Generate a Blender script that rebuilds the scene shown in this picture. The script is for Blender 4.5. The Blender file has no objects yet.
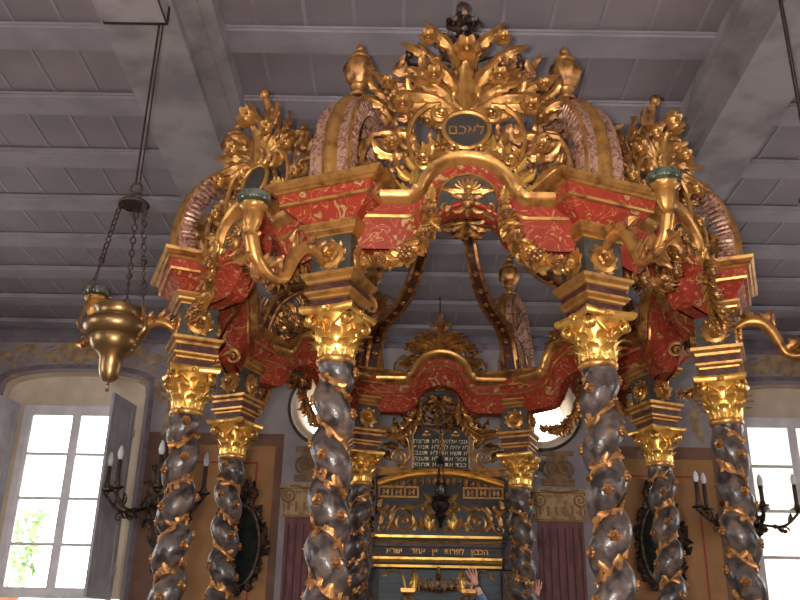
import bpy, math, random
from mathutils import Vector, Matrix
R_ = math.radians
random.seed(7)
SC = bpy.context.scene
COL = SC.collection

# ------------------------------------------------------------ camera
cam = bpy.data.cameras.new('camera'); cam.sensor_width = 36.0; cam.sensor_fit = 'HORIZONTAL'
cam.lens = 907.3 * 36.0 / 800.0; cam.clip_start = .05; cam.clip_end = 200
co = bpy.data.objects.new('camera', cam); COL.objects.link(co)
co.matrix_world = (Matrix.Translation((0, 0, 1.5)) @ Matrix.Rotation(R_(.37), 4, 'Z') @
                   Matrix.Rotation(R_(90 + 22.43), 4, 'X') @ Matrix.Rotation(R_(1.1), 4, 'Z'))
SC.camera = co
# ------------------------------------------------------------ world, lights, exposure
w = bpy.data.worlds.new('world'); SC.world = w; w.use_nodes = True
w.node_tree.nodes['Background'].inputs[0].default_value = (1.0, .98, .96, 1)
w.node_tree.nodes['Background'].inputs[1].default_value = 7.0
def light(name, kind, loc, energy, rot=(0, 0, 0), size=None, color=(1, 1, 1), sy=None):
    l = bpy.data.lights.new(name, kind); l.energy = energy; l.color = color
    if kind == 'AREA':
        l.shape = 'RECTANGLE'; l.size = size; l.size_y = sy or size
    elif kind == 'POINT':
        l.shadow_soft_size = size
    o = bpy.data.objects.new(name, l); COL.objects.link(o); o.location = loc; o.rotation_euler = rot
    return o
light('camera_flash', 'POINT', (-.12, .0, 1.57), 690, size=.02, color=(1, .93, .86))
# added fill lamps at the unseen rear and side walls, brightening the room
for x in (-3.2, 0, 3.2):
    light('rear_fill_light', 'AREA', (x, -3.75, 3.3), 17, (R_(90), 0, 0), 1.4, (1, .91, .86), 2.2)
for s in (-1, 1):
    for y in (2.5, 7.5):
        light('side_fill_light', 'AREA', (s * 6.15, y, 3.3), 12, (R_(90), 0, s * R_(90)), 1.4, (1, .91, .86), 2.2)
SC.view_settings.view_transform = 'Standard'; SC.view_settings.look = 'None'
SC.view_settings.exposure = 0.22; SC.view_settings.gamma = 1.0; SC.view_settings.use_curve_mapping = False

# ------------------------------------------------------------ materials
MATS = {}
def srgb(c): return tuple((x / 12.92 if x <= .04045 else ((x + .055) / 1.055) ** 2.4) for x in [v / 255 for v in c]) + (1,)
def mat(name, c1, c2=None, rough=.6, metal=0, scale=8, det=4, lo=.4, hi=.6, bump=0, bscale=None, dist=0, c3=None, stretch=None, spec=.5):
    if name in MATS: return MATS[name]
    m = bpy.data.materials.new(name); m.use_nodes = True; nt = m.node_tree; b = nt.nodes['Principled BSDF']
    b.inputs['Base Color'].default_value = srgb(c1); b.inputs['Roughness'].default_value = rough
    b.inputs['Metallic'].default_value = metal; b.inputs['Specular IOR Level'].default_value = spec
    tc = nt.nodes.new('ShaderNodeTexCoord'); src = tc.outputs['Object']
    if stretch:
        mp = nt.nodes.new('ShaderNodeMapping'); mp.inputs['Scale'].default_value = stretch
        nt.links.new(src, mp.inputs[0]); src = mp.outputs[0]
    n = nt.nodes.new('ShaderNodeTexNoise'); n.inputs['Scale'].default_value = scale; n.inputs['Detail'].default_value = det
    n.inputs['Distortion'].default_value = dist; nt.links.new(src, n.inputs['Vector'])
    if c2:
        r = nt.nodes.new('ShaderNodeValToRGB'); e = r.color_ramp.elements
        e[0].position = lo; e[0].color = srgb(c1); e[1].position = hi; e[1].color = srgb(c2)
        if c3: k = e.new(min(.99, hi + .1)); k.color = srgb(c3)
        nt.links.new(n.outputs[0], r.inputs[0]); nt.links.new(r.outputs[0], b.inputs['Base Color'])
    if bump:
        n2 = n
        if bscale:
            n2 = nt.nodes.new('ShaderNodeTexNoise'); n2.inputs['Scale'].default_value = bscale; n2.inputs['Detail'].default_value = 3
            nt.links.new(src, n2.inputs['Vector'])
        bp = nt.nodes.new('ShaderNodeBump'); bp.inputs['Strength'].default_value = bump; bp.inputs['Distance'].default_value = .01
        nt.links.new(n2.outputs[0], bp.inputs['Height']); nt.links.new(bp.outputs[0], b.inputs['Normal'])
    MATS[name] = m
    return m
GOLD = mat('gilding', (188, 138, 74), (120, 76, 40), .33, .66, 14, 5, .46, .72, bump=.12, bscale=60)
GOLD2 = mat('worn_gilding', (176, 126, 72), (100, 62, 38), .42, .6, 18, 5, .42, .66, bump=.15, bscale=50)
GOLDB = mat('bright_gilding', (228, 180, 92), (158, 104, 46), .30, .75, 12, 4, .5, .75, bump=.06, bscale=70)
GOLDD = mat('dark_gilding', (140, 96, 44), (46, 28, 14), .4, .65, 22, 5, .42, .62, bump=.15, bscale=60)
TEAL = mat('dark_green_paint', (50, 49, 44), (72, 69, 61), .45, 0, 12, bump=.15)
MAROON = mat('maroon_marbling', (58, 26, 24), (84, 52, 40), .4, 0, 26, 6, .45, .62, dist=1.5)
SHAFT = mat('grey_marbled_shaft', (40, 35, 35), (92, 80, 74), .30, 0, 13, 9, .38, .62, bump=.5, bscale=26, dist=.8, c3=(128, 92, 60))
PINK = mat('pink_marbling', (186, 146, 122), (120, 72, 58), .38, .4, 30, 5, .44, .62, dist=1.0, bump=.3)
DARKCAV = mat('dark_recess_paint', (38, 36, 36), (52, 46, 42), .6, 0, 10)
BRONZE = mat('dark_bronze', (88, 68, 54), (38, 30, 26), .42, .6, 20, bump=.4)
BRASS = mat('old_brass', (150, 122, 82), (112, 86, 54), .34, .85, 7, 4, .4, .7, bump=.1)
IRON = mat('rusty_iron', (70, 50, 44), (44, 34, 34), .6, .5, 40)
BULB = mat('white_glass_bulb', (225, 225, 225), None, .2)
CANDLE = mat('dark_candle_sleeve', (56, 40, 36), (70, 50, 44), .5, 0, 10)
PLASTER = mat('lilac_grey_plaster', (150, 141, 141), (124, 115, 118), .9, 0, 1.6, 7, .35, .7, bump=.1, bscale=20)
BAND = mat('dark_grey_band', (92, 88, 96), (112, 106, 112), .9, 0, 3, 6)
CEIL = mat('grey_painted_boards', (128, 119, 122), (114, 106, 110), .85, 0, 2.2, 8, .35, .7, bump=.08, bscale=14)
JOIST = mat('pale_painted_joists', (140, 132, 138), (122, 115, 122), .85, 0, 3, 8, .35, .7, bump=.08, bscale=14)
BEAM = mat('stained_painted_beam', (144, 138, 140), (116, 110, 113), .85, 0, 3.2, 9, .42, .66, bump=.1, bscale=10)
CREAM = mat('cream_niche_plaster', (214, 198, 176), (196, 178, 158), .9, 0, 2, 6)
OCHRE = mat('ochre_panel_paint', (158, 114, 70), (138, 98, 60), .8, 0, 2.4, 8, .35, .7)
BROWN = mat('brown_border_paint', (116, 84, 66), (98, 70, 56), .8, 0, 3, 8)
REDLINE = mat('red_line_paint', (140, 60, 44), None, .8)
FRESCO = mat('faded_gold_fresco', (170, 142, 104), (134, 110, 88), .9, 0, 9, 8)
FRESCO2 = mat('violet_fresco_shade', (104, 92, 104), (122, 108, 112), .9, 0, 9, 8)
PILCAP = mat('painted_capital_ochre', (176, 146, 104), (140, 108, 78), .85, 0, 14, 8)
PILORN = mat('painted_ornament_shade_brown', (112, 86, 60), (134, 104, 74), .85, 0, 14, 8)
PILSH = mat('painted_red_fluting', (118, 78, 76), (88, 54, 56), .8, 0, 7, 9, .38, .66, stretch=(2.5, 2.5, .5))
PILDK = mat('painted_flute_shadow_lines', (74, 44, 44), None, .8)
WHITE = mat('white_window_paint', (226, 222, 224), (208, 204, 208), .5, 0, 4)
SHUT = mat('grey_shutter_paint', (176, 172, 176), (160, 156, 160), .6, 0, 4)
FLOOR = mat('terracotta_floor', (120, 82, 66), (98, 66, 54), .6, 0, 3, 6)
WOODD = mat('dark_walnut', (60, 38, 26), (40, 26, 18), .45, 0, 12, stretch=(1, 1, .15))
DOORT = mat('dark_teal_door_paint', (52, 66, 72), (40, 50, 56), .5, 0, 12, 6, stretch=(.3, 1, 3), bump=.3)
SILVER = mat('tarnished_silver', (92, 86, 80), (60, 54, 50), .35, .9, 20)
SKIN = mat('skin', (206, 150, 126), (190, 132, 110), .5, 0, 20)
BLUEC = mat('blue_cotton', (96, 116, 150), (82, 100, 132), .8, 0, 30)
WHITEC = mat('white_cotton', (196, 194, 196), (178, 176, 180), .8, 0, 30)
HAIRM = mat('brown_hair', (58, 40, 30), (40, 28, 22), .6, 0, 30)
DENIM = mat('dark_trousers', (44, 48, 60), None, .8)
STONE = mat('outside_render', (150, 140, 122), (136, 126, 108), .9, 0, 2)
PAVE = mat('outside_paving', (150, 148, 140), None, .9)
LEAFG = mat('green_leaves', (150, 180, 120), (120, 160, 96), .7, 0, 20)
POT = mat('terracotta_pot', (170, 84, 60), None, .8)
GREYW = mat('outside_window_grey', (84, 90, 96), None, .4)
GREENG = mat('green_glass', (56, 62, 50), (84, 90, 78), .12, 0, 30)
def red_marble():
    m = bpy.data.materials.new('red_marbling'); m.use_nodes = True; nt = m.node_tree; b = nt.nodes['Principled BSDF']
    b.inputs['Roughness'].default_value = .5; b.inputs['Specular IOR Level'].default_value = .12
    tc = nt.nodes.new('ShaderNodeTexCoord')
    n = nt.nodes.new('ShaderNodeTexNoise'); n.inputs['Scale'].default_value = 8; n.inputs['Detail'].default_value = 2.5; n.inputs['Distortion'].default_value = 1.6
    nt.links.new(tc.outputs['Object'], n.inputs['Vector'])
    r = nt.nodes.new('ShaderNodeValToRGB'); e = r.color_ramp.elements
    e[0].position = .0; e[0].color = srgb((112, 36, 26)); e[1].position = .46; e[1].color = srgb((144, 54, 36))
    for p, c in ((.472, (180, 130, 84)), (.485, (142, 52, 36)), (.60, (134, 46, 32)), (.615, (140, 100, 54)), (.66, (178, 140, 96)), (.69, (150, 108, 70)), (.705, (138, 54, 36))):
        k = e.new(p); k.color = srgb(c)
    nt.links.new(n.outputs[0], r.inputs[0]); nt.links.new(r.outputs[0], b.inputs['Base Color'])
    return m
RED = red_marble()
def glass_mat():
    m = bpy.data.materials.new('window_glass'); m.use_nodes = True; nt = m.node_tree
    nt.nodes.remove(nt.nodes['Principled BSDF']); out = nt.nodes['Material Output']
    t = nt.nodes.new('ShaderNodeBsdfTransparent'); g = nt.nodes.new('ShaderNodeBsdfGlossy'); g.inputs['Roughness'].default_value = .02
    f = nt.nodes.new('ShaderNodeFresnel'); f.inputs[0].default_value = 1.3; mx = nt.nodes.new('ShaderNodeMixShader')
    nt.links.new(f.outputs[0], mx.inputs[0]); nt.links.new(t.outputs[0], mx.inputs[1]); nt.links.new(g.outputs[0], mx.inputs[2])
    nt.links.new(mx.outputs[0], out.inputs[0]); return m
GLASS = glass_mat()

# ------------------------------------------------------------ mesh helpers
I4 = Matrix.Identity(4)
def TR(x=0, y=0, z=0): return Matrix.Translation((x, y, z))
def RZ(a): return Matrix.Rotation(a, 4, 'Z')
def RX(a): return Matrix.Rotation(a, 4, 'X')
def RY(a): return Matrix.Rotation(a, 4, 'Y')
class MB:
    def __init__(s): s.v = []; s.f = []; s.m = []
    def add(s, vs, fs, T=I4, mi=0):
        n = len(s.v); s.v += [T @ Vector(p) for p in vs]
        flip = T.to_3x3().determinant() < 0
        for q in fs:
            q = [n + i for i in q]
            s.f.append(q[::-1] if flip else q); s.m.append(mi)
    def grid(s, rows, T=I4, mi=0, closed=False, mis=None):
        k = len(rows[0]); vs = [p for r in rows for p in r]; n0 = len(s.v)
        s.v += [T @ Vector(p) for p in vs]; flip = T.to_3x3().determinant() < 0
        for i in range(len(rows) - 1):
            for j in range(k if closed else k - 1):
                a = n0 + i * k + j; b = n0 + i * k + (j + 1) % k
                q = [a, b, b + k, a + k]
                s.f.append(q[::-1] if flip else q); s.m.append(mis[j] if mis else mi)
    def cap(s, ring, T=I4, mi=0): s.add(ring, [list(range(len(ring)))], T, mi)
    def box(s, x0, x1, y0, y1, z0, z1, T=I4, mi=0):
        s.add([(x0,y0,z0),(x1,y0,z0),(x1,y1,z0),(x0,y1,z0),(x0,y0,z1),(x1,y0,z1),(x1,y1,z1),(x0,y1,z1)],
              [(0,3,2,1),(4,5,6,7),(0,1,5,4),(1,2,6,5),(2,3,7,6),(3,0,4,7)], T, mi)
    def lathe(s, prof, n=16, T=I4, mi=0, mod=None):
        rows = []
        for r, z in prof:
            rows.append([((r if not mod else mod(r, 2*math.pi*j/n, z))*math.cos(2*math.pi*j/n), (r if not mod else mod(r, 2*math.pi*j/n, z))*math.sin(2*math.pi*j/n), z) for j in range(n)])
        s.grid(rows, T, mi, True); s.cap(rows[0][::-1], T, mi); s.cap(rows[-1], T, mi)
    def square(s, prof, T=I4, fy=1.0):            # rectangular mouldings: (half width, z, material)
        prev = None
        for p in prof:
            hx, z, mi = p[0], p[1], p[2]; hy = p[3] if len(p) > 3 else hx * fy
            r = [(-hx,-hy,z),(hx,-hy,z),(hx,hy,z),(-hx,hy,z)]
            if prev is None: s.cap(r[::-1], T, mi)
            else: s.grid([prev, r], T, mi, True)
            prev = r
        s.cap(prev, T, prof[-1][2])
    def tube(s, pts, rad, n=7, T=I4, mi=0, flat=1.0, up=None):
        pts = [Vector(p) for p in pts]; m = len(pts)
        if not isinstance(rad, (list, tuple)): rad = [rad] * m
        up = Vector(up or (0, 1, 0)); rows = []
        for i, p in enumerate(pts):
            d = (pts[min(i+1, m-1)] - pts[max(i-1, 0)]); d = d.normalized() if d.length > 1e-9 else Vector((0,0,1))
            a = up - d * up.dot(d)
            if a.length < 1e-3: a = Vector((1,0,0)) - d * d.x
            a.normalize(); b = d.cross(a); up = a
            rows.append([p + (a * math.cos(t) * flat + b * math.sin(t)) * rad[i] for t in [2*math.pi*j/n for j in range(n)]])
        s.grid(rows, T, mi, True); s.cap(rows[0][::-1], T, mi); s.cap(rows[-1], T, mi)
    def ball(s, c, r, T=I4, mi=0, n=8, sq=(1,1,1)):
        rows = []; h = n // 2 + 1
        for i in range(h + 1):
            ph = -math.pi/2 + math.pi*i/h; ph = max(-1.56, min(1.56, ph))
            rows.append([(c[0]+r*sq[0]*math.cos(ph)*math.cos(2*math.pi*j/n), c[1]+r*sq[1]*math.cos(ph)*math.sin(2*math.pi*j/n), c[2]+r*sq[2]*math.sin(ph)) for j in range(n)])
        s.grid(rows, T, mi, True)
    # carved ornament, drawn in local XZ with -Y to the viewer
    def leaf(s, base, ang, L, W, bend=0.0, curl=.4, T=I4, mi=0, lobes=4, seg=14, y0=0.0, relief=.30):
        x, z = base; y = y0; a = ang; rows = []; cm = min(2.6, curl * 5.0); Q = (-1, -.66, -.33, 0, .33, .66, 1)
        for i in range(seg + 1):
            t = i / seg; ph = cm * t ** 2.4
            env = max(.0, math.sin(math.pi * (.06 + .92 * t) ** .85)) ** .62; u = (t * lobes * 1.15 + .15) % 1.0
            wd = W * .5 * env * (.60 + .46 * u ** .8) + .002
            nx, nz = -math.sin(a), math.cos(a); r = []
            for k, q in enumerate(Q):
                d = relief * W * (.55 * abs(q) ** 1.6 - (.30 if k == 3 else .16 if k in (1, 5) else 0) * (1 - t * .4)) * min(1, env * 1.5)
                lag = -.10 * W * abs(q) * (1 - u)
                r.append((x + nx*wd*q + math.cos(a)*lag - math.cos(a)*math.sin(ph)*-d*.0, y + d*math.cos(ph), z + nz*wd*q + math.sin(a)*lag + 0))
            rows.append(r)
            st = L / seg; x += math.cos(a) * st * math.cos(ph); z += math.sin(a) * st * math.cos(ph); y -= st * math.sin(ph); a += bend / seg
        th = .07 * W + .003
        def off(r, i):
            ph = cm * (i / seg) ** 2.4; return [(p[0] + math.cos(ang)*math.sin(ph)*th*.0, p[1] + th*math.cos(ph), p[2] + th*math.sin(ph)*.0) for p in r]
        bk = [off(r, i) for i, r in enumerate(rows)]
        s.grid([f + b_[::-1] for f, b_ in zip(rows, bk)], T, mi, True)
    def flower(s, c, r, T=I4, mi=0, pet=5, th=.35, tilt=0):
        X = T @ TR(*c) @ RX(tilt)
        n = pet * 5; rows = []
        for k, (f, y) in enumerate(((.02, -.25), (.3, -.1), (.5, -.45), (.8, -.62), (1.0, -.25), (.9, .1), (.02, .15))):
            rows.append([(r*f*(.74 + .26*abs(math.cos(pet*math.pi*j/n)) if f > .3 else 1)*math.cos(2*math.pi*j/n), r*y*th*2*(1 if f < .4 else .6+.4*abs(math.cos(pet*math.pi*j/n))),
                          r*f*(.74 + .26*abs(math.cos(pet*math.pi*j/n)) if f > .3 else 1)*math.sin(2*math.pi*j/n)) for j in range(n)])
        s.grid([q[::-1] for q in rows], X, mi, True); s.ball((0, -r*.28, 0), r*.27, X, mi)
    def spiral(s, c, r0, turns, a0, sgn, w, T=I4, mi=0, lead=None, y=0, flat=1.1, n=26, eye=True, r1=.12):
        pts = [] ; rad = []
        if lead:
            for i, p in enumerate(lead): pts.append((p[0], y, p[1])); rad.append(w * (.45 + .55 * (i + 1) / (len(lead) + 1)))
        for i in range(n + 1):
            t = i / n; a = a0 + sgn * t * turns * 2 * math.pi; r = r0 * (1 - (1 - r1) * t)
            pts.append((c[0] + r*math.cos(a), y - .25*w*t, c[1] + r*math.sin(a))); rad.append(w * (1 - .55 * t))
        s.tube(pts, rad, 6, T, mi, flat)
        if eye: s.ball((c[0], y - .3*w, c[1]), w * .6, T, mi)
    def build(s, name, mats, parent=None, smooth=True, ang=None):
        me = bpy.data.meshes.new(name); me.from_pydata([tuple(v) for v in s.v], [], s.f)
        if not isinstance(mats, (list, tuple)): mats = [mats]
        for m in mats: me.materials.append(m)
        for p, mi in zip(me.polygons, s.m): p.material_index = mi if mi < len(mats) else 0
        me.validate(); me.update()
        if smooth:
            for p in me.polygons: p.use_smooth = True
            me.set_sharp_from_angle(angle=R_(ang or 50))
        o = bpy.data.objects.new(name, me); COL.objects.link(o)
        if parent: o.parent = parent
        return o
def tag(o, label=None, cat=None, group=None, kind=None):
    if label: o['label'] = label
    if cat: o['category'] = cat
    if group: o['group'] = group
    if kind: o['kind'] = kind
    return o
def empty(name, loc=(0, 0, 0), rz=0, **k):
    o = bpy.data.objects.new(name, None); COL.objects.link(o); o.location = loc; o.rotation_euler = (0, 0, rz)
    o.empty_display_size = .1
    return tag(o, **k)
def copy_tree(o, parent=None):
    c = o.copy(); COL.objects.link(c)
    if parent: c.parent = parent; c.matrix_parent_inverse = o.matrix_parent_inverse.copy()
    for ch in [x for x in KIDS.get(o.name, [])]: copy_tree_into(ch, c)
    return c
KIDS = {}
def index_kids():
    KIDS.clear()
    for o in bpy.data.objects:
        if o.parent: KIDS.setdefault(o.parent.name, []).append(o)
def copy_tree_into(o, parent):
    c = o.copy(); COL.objects.link(c); c.parent = parent
    for ch in KIDS.get(o.name, []): copy_tree_into(ch, c)
def bez(pts, n=8):                                 # Catmull-Rom through points
    P = [Vector(p) for p in pts]; P = [P[0]*2-P[1]] + P + [P[-1]*2-P[-2]]; out = []
    for i in range(1, len(P) - 2):
        for k in range(n):
            t = k / n; a, b, c, d = P[i-1], P[i], P[i+1], P[i+2]
            out.append(.5*((2*b)+(-a+c)*t+(2*a-5*b+4*c-d)*t*t+(-a+3*b-3*c+d)*t**3))
    out.append(P[-2]); return out
def text_mesh(name, s, size, mat_, parent, loc, rot=(R_(90), 0, 0), ext=.004, squash=1.0):
    cu = bpy.data.curves.new(name, 'FONT'); cu.body = s; cu.size = size; cu.extrude = ext; cu.align_x = 'CENTER'; cu.align_y = 'CENTER'
    cu.resolution_u = 2
    t = bpy.data.objects.new('tmp', cu); COL.objects.link(t)
    bpy.context.view_layer.update()
    me = bpy.data.meshes.new_from_object(t.evaluated_get(bpy.context.evaluated_depsgraph_get()))
    bpy.data.objects.remove(t); me.materials.clear(); me.materials.append(mat_); me.name = name
    o = bpy.data.objects.new(name, me); COL.objects.link(o); o.parent = parent; o.location = loc; o.rotation_euler = rot
    o.scale = (squash, 1, 1)
    return o

# ============================================================ THE ROOM
WY = 11.4; CZ = 5.7; XL, XR, YB = -6.3, 6.3, -3.9
b = MB(); b.box(XL-.3, XR+.3, YB-.3, WY+.45, -.2, 0)
tag(b.build('floor', FLOOR), kind='structure')
b = MB()                                       # boards of the ceiling with shallow joints
x = XL - .3
while x < XR + .3:
    b.box(x + .006, min(x + .345, XR + .3) - .006, YB - .3, WY + .45, CZ + .03, CZ + .06); b.box(x - .012, x + .012, YB - .3, WY + .45, CZ + .024, CZ + .034, mi=1)
    x += .345
b.box(XL-.3, XR+.3, YB-.3, WY+.45, CZ+.06, CZ+.2)
tag(b.build('ceiling', [CEIL, JOIST], smooth=False), kind='structure')
y = 5.185 - .838 * 10
while y < WY:
    b = MB(); b.box(XL, XR, y, y + .245, CZ - .030, CZ + .012); b.box(XL, XR, y - .012, y, CZ - .006, CZ + .014); b.box(XL, XR, y + .245, y + .257, CZ - .006, CZ + .014)
    tag(b.build('ceiling_joist', JOIST, smooth=False), kind='structure', group='joists across the board ceiling'); y += .838
for n, (x0, x1, xs0, xs1) in enumerate(((-2.03, -1.52, -1.52, -1.30), (2.34, 2.80, 2.15, 2.34))):
    b = MB(); b.box(x0, x1, YB, WY, CZ - .27, CZ - .0); b.box(xs0, xs1, YB, WY, CZ - .15, CZ)
    b.box(xs0 + (.0 if n == 0 else .09), xs1 - (.09 if n == 0 else 0), YB, WY, CZ - .19, CZ - .14)
    tag(b.build('ceiling_beam', BEAM, smooth=False), kind='structure')
b = MB(); b.box(-1.94, -1.55, YB, 4.66, CZ - .40, CZ - .27, mi=0); b.box(-1.95, -1.54, 4.655, 4.675, CZ - .405, CZ - .268, mi=1); b.box(-1.552, -1.549, YB, 4.66, CZ-.405, CZ-.38, mi=1)
tag(b.build('beam_corbel', [BEAM, IRON], smooth=False), kind='structure')  # iron colour stands for painted shadow on the corbel's end and lower edge

def wall_plate(name, outer, holes, depth, m, M, reveal=None):
    cu = bpy.data.curves.new(name, 'CURVE'); cu.dimensions = '2D'; cu.fill_mode = 'BOTH'; cu.extrude = depth / 2
    for ring in [outer] + holes:
        sp = cu.splines.new('POLY'); sp.points.add(len(ring) - 1)
        for p, q in zip(sp.points, ring): p.co = (q[0], q[1], 0, 1)
        sp.use_cyclic_u = True
    t = bpy.data.objects.new('tmp', cu); COL.objects.link(t); bpy.context.view_layer.update()
    me = bpy.data.meshes.new_from_object(t.evaluated_get(bpy.context.evaluated_depsgraph_get())); bpy.data.objects.remove(t)
    me.transform(M); me.materials.clear(); me.materials.append(m); me.materials.append(reveal or m)
    for p in me.polygons:
        c = p.center
        if reveal and abs(p.normal.y) < .5 and XL + .1 < c.x < XR - .1 and .1 < c.z < CZ - .1: p.material_index = 1
    me.name = name
    o = bpy.data.objects.new(name, me); COL.objects.link(o); return o
def arch_ring(x0, x1, z0, z1, rise, n=14):
    c = (x0 + x1) / 2; h = (x1 - x0) / 2; pts = [(x0, z0), (x1, z0)]
    for i in range(n + 1):
        t = math.pi * i / n; pts.append((c + h * math.cos(t), z1 - rise + rise * math.sin(t) ** .55 if 0 < i < n else z1 - rise))
    return pts
def circ(cx, cz, r, n=40): return [(cx + r*math.cos(2*math.pi*i/n), cz + r*math.sin(2*math.pi*i/n)) for i in range(n)]
NL = (-5.22, -3.36); NR = (4.11, 5.97)
OCL, OCR, OCZ = -.97, 1.78, 4.68
M_B = TR(0, WY + .225, 0) @ RX(R_(90))
o = wall_plate('wall_back', [(XL, 0), (XR, 0), (XR, CZ + .05), (XL, CZ + .05)],
    [arch_ring(*NL, 2.1, 5.10, .30), arch_ring(*NR, 2.1, 5.10, .30), circ(OCL, OCZ, .40), circ(OCR, OCZ, .40)], .45, PLASTER, M_B, CREAM)
tag(o, kind='structure')
# other three walls, out of view, with openings added to let light in
def hole(a0, a1): return [(a0, 2.2), (a1, 2.2), (a1, 4.4), (a0, 4.4)]
o = wall_plate('wall_front', [(XL, 0), (XR, 0), (XR, CZ+.05), (XL, CZ+.05)], [hole(-3.9, -2.5), hole(-.7, .7), hole(2.5, 3.9)], .3, PLASTER, TR(0, YB - .15, 0) @ RX(R_(90))); tag(o, kind='structure')
for nm, X in (('wall_left', XL - .15), ('wall_right', XR + .15)):
    o = wall_plate(nm, [(YB - .3, 0), (WY + .45, 0), (WY + .45, CZ+.05), (YB - .3, CZ+.05)], [hole(1.8, 3.2), hole(6.8, 8.2)], .3, PLASTER, TR(X, 0, 0) @ RZ(R_(90)) @ RX(R_(90)))
    tag(o, kind='structure')
b = MB(); b.box(XL, XR, WY - .03, WY, CZ - .12, CZ + .0); b.box(XL, XR, WY - .012, WY, CZ - .19, CZ - .12, mi=1)
tag(b.build('trim_1', [BAND, FRESCO2], smooth=False), kind='structure')

# ------------------------------------------------------------ windows of the back wall
def window(n, x0, x1, z0=2.28, z1=4.68, y=WY + .16):
    root = empty('window_%d' % n, ((x0+x1)/2, y, z0), kind='structure')
    X = lambda v: v - (x0+x1)/2
    b = MB(); f = .07
    b.box(X(x0), X(x0)+f, -.04, .04, 0, z1-z0); b.box(X(x1)-f, X(x1), -.04, .04, 0, z1-z0); b.box(X(x0)+f, X(x1)-f, -.04, .04, z1-z0-f, z1-z0); b.box(X(x0)+f, X(x1)-f, -.04, .04, 0, f)
    b.box(X(x0)-.3, X(x1)+.3, .02, .05, z1-z0-.01, z1-z0+.42, mi=1); b.box(X(x0)-.2, X(x0), .02, .05, 0, z1-z0, mi=1); b.box(X(x1), X(x1)+.2, .02, .05, 0, z1-z0, mi=1)
    b.build('window_frame', [WHITE, CREAM], root, smooth=False)
    m = (X(x0)+X(x1))/2
    for side in (0, 1):
        a0, a1 = (X(x0)+f, m) if side == 0 else (m, X(x1)-f)
        s = empty('sash'); s.parent = root
        b = MB(); g = .055; h0, h1 = f, z1-z0-f
        b.box(a0, a0+g, -.03, .02, h0, h1); b.box(a1-g, a1, -.03, .02, h0, h1); b.box(a0+g, a1-g, -.03, .02, h1-g, h1); b.box(a0+g, a1-g, -.03, .02, h0, h0+g)
        for q in (1, 2, 3):
            zz = h0 + (h1-h0)*q/4; b.box(a0+g, a1-g, -.025, .015, zz-.018, zz+.018)
        b.build('sash_frame', WHITE, s, smooth=False)
        for q in range(4):
            z_0 = h0 + (h1-h0)*q/4 + .015; z_1 = h0 + (h1-h0)*(q+1)/4 - .015
            p = MB(); p.box(a0+g-.005, a1-g+.005, -.004, 0, z_0, z_1); p.build('pane', GLASS, s, smooth=False)
    return root
def shutter(name_lab, hx, ang, sgn):
    r = empty('window_shutter', (hx, WY + .08, 2.26), ang, label=name_lab, cat='shutter', group=None)
    b = MB(); W = .62; H = 2.42
    X = lambda a, c: (min(a*sgn, c*sgn), max(a*sgn, c*sgn))
    for a, c, z0, z1 in ((0, .09, 0, H), (W-.09, W, 0, H), (.09, W-.09, 0, .12), (.09, W-.09, H-.12, H), (.09, W-.09, 1.0, 1.12), (.09, W-.09, 1.75, 1.83)):
        x0, x1 = X(a, c); b.box(x0, x1, -.018, .018, z0, z1)
    b.build('shutter_frame', SHUT, r, smooth=False)
    for z0, z1 in ((.12, 1.0), (1.12, 1.75), (1.83, H-.12)):
        p = MB(); x0, x1 = X(.09, W-.09); p.box(x0, x1, -.008, .008, z0, z1); x0, x1 = X(.13, W-.13); p.box(x0, x1, -.014, .014, z0+.05, z1-.05); p.build('shutter_panel', SHUT, r, smooth=False)
    for z in (.35, 2.05):
        h = MB(); h.tube([(0, -.03, z-.05), (0, -.03, z+.05)], .012, 8); h.box(-.005, .05*sgn if sgn > 0 else .005, -.025, -.018, z-.03, z+.03) if sgn > 0 else h.box(-.05, .005, -.025, -.018, z-.03, z+.03)
        h.build('hinge', SHUT, r)
    return r
window(1, -4.96, -3.56); window(2, 4.34, 5.74)
shutter('pale grey panelled shutter folded open on the left side of the left window', -5.02, R_(-104), 1)
shutter('grey panelled shutter swung open at the right side of the left window', -3.50, R_(80), -1)
b = MB(); b.box(NL[0], NL[1], WY - .05, WY + .4, 2.04, 2.1); tag(b.build('trim_2', CREAM, smooth=False), kind='structure')
b = MB(); b.box(NR[0], NR[1], WY - .05, WY + .4, 2.04, 2.1); tag(b.build('trim_3', CREAM, smooth=False), kind='structure')
for n, (cx, s) in enumerate(((OCL, 'left'), (OCR, 'right'))):
    root = empty('window_%d' % (n + 3), (cx, WY, OCZ), kind='structure')
    b = MB(); T = RX(R_(90))
    ring = lambda prof, mi: b.grid([[(r*math.cos(2*math.pi*j/48), y, r*math.sin(2*math.pi*j/48)) for j in range(48)] for r, y in prof], I4, mi, True)
    ring([(.53, 0), (.53, -.03), (.515, -.045), (.49, -.03)], 1); ring([(.49, -.03), (.465, -.05), (.42, -.035), (.40, 0), (.38, .06), (.36, .22), (.33, .34)], 0)
    b.build('window_frame', [CREAM, TEAL], root)
    p = MB(); rr = [(.345*math.cos(2*math.pi*j/40), .335, .345*math.sin(2*math.pi*j/40)) for j in range(40)]; p.cap(rr); p.build('pane', GLASS, root, smooth=False)
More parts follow.
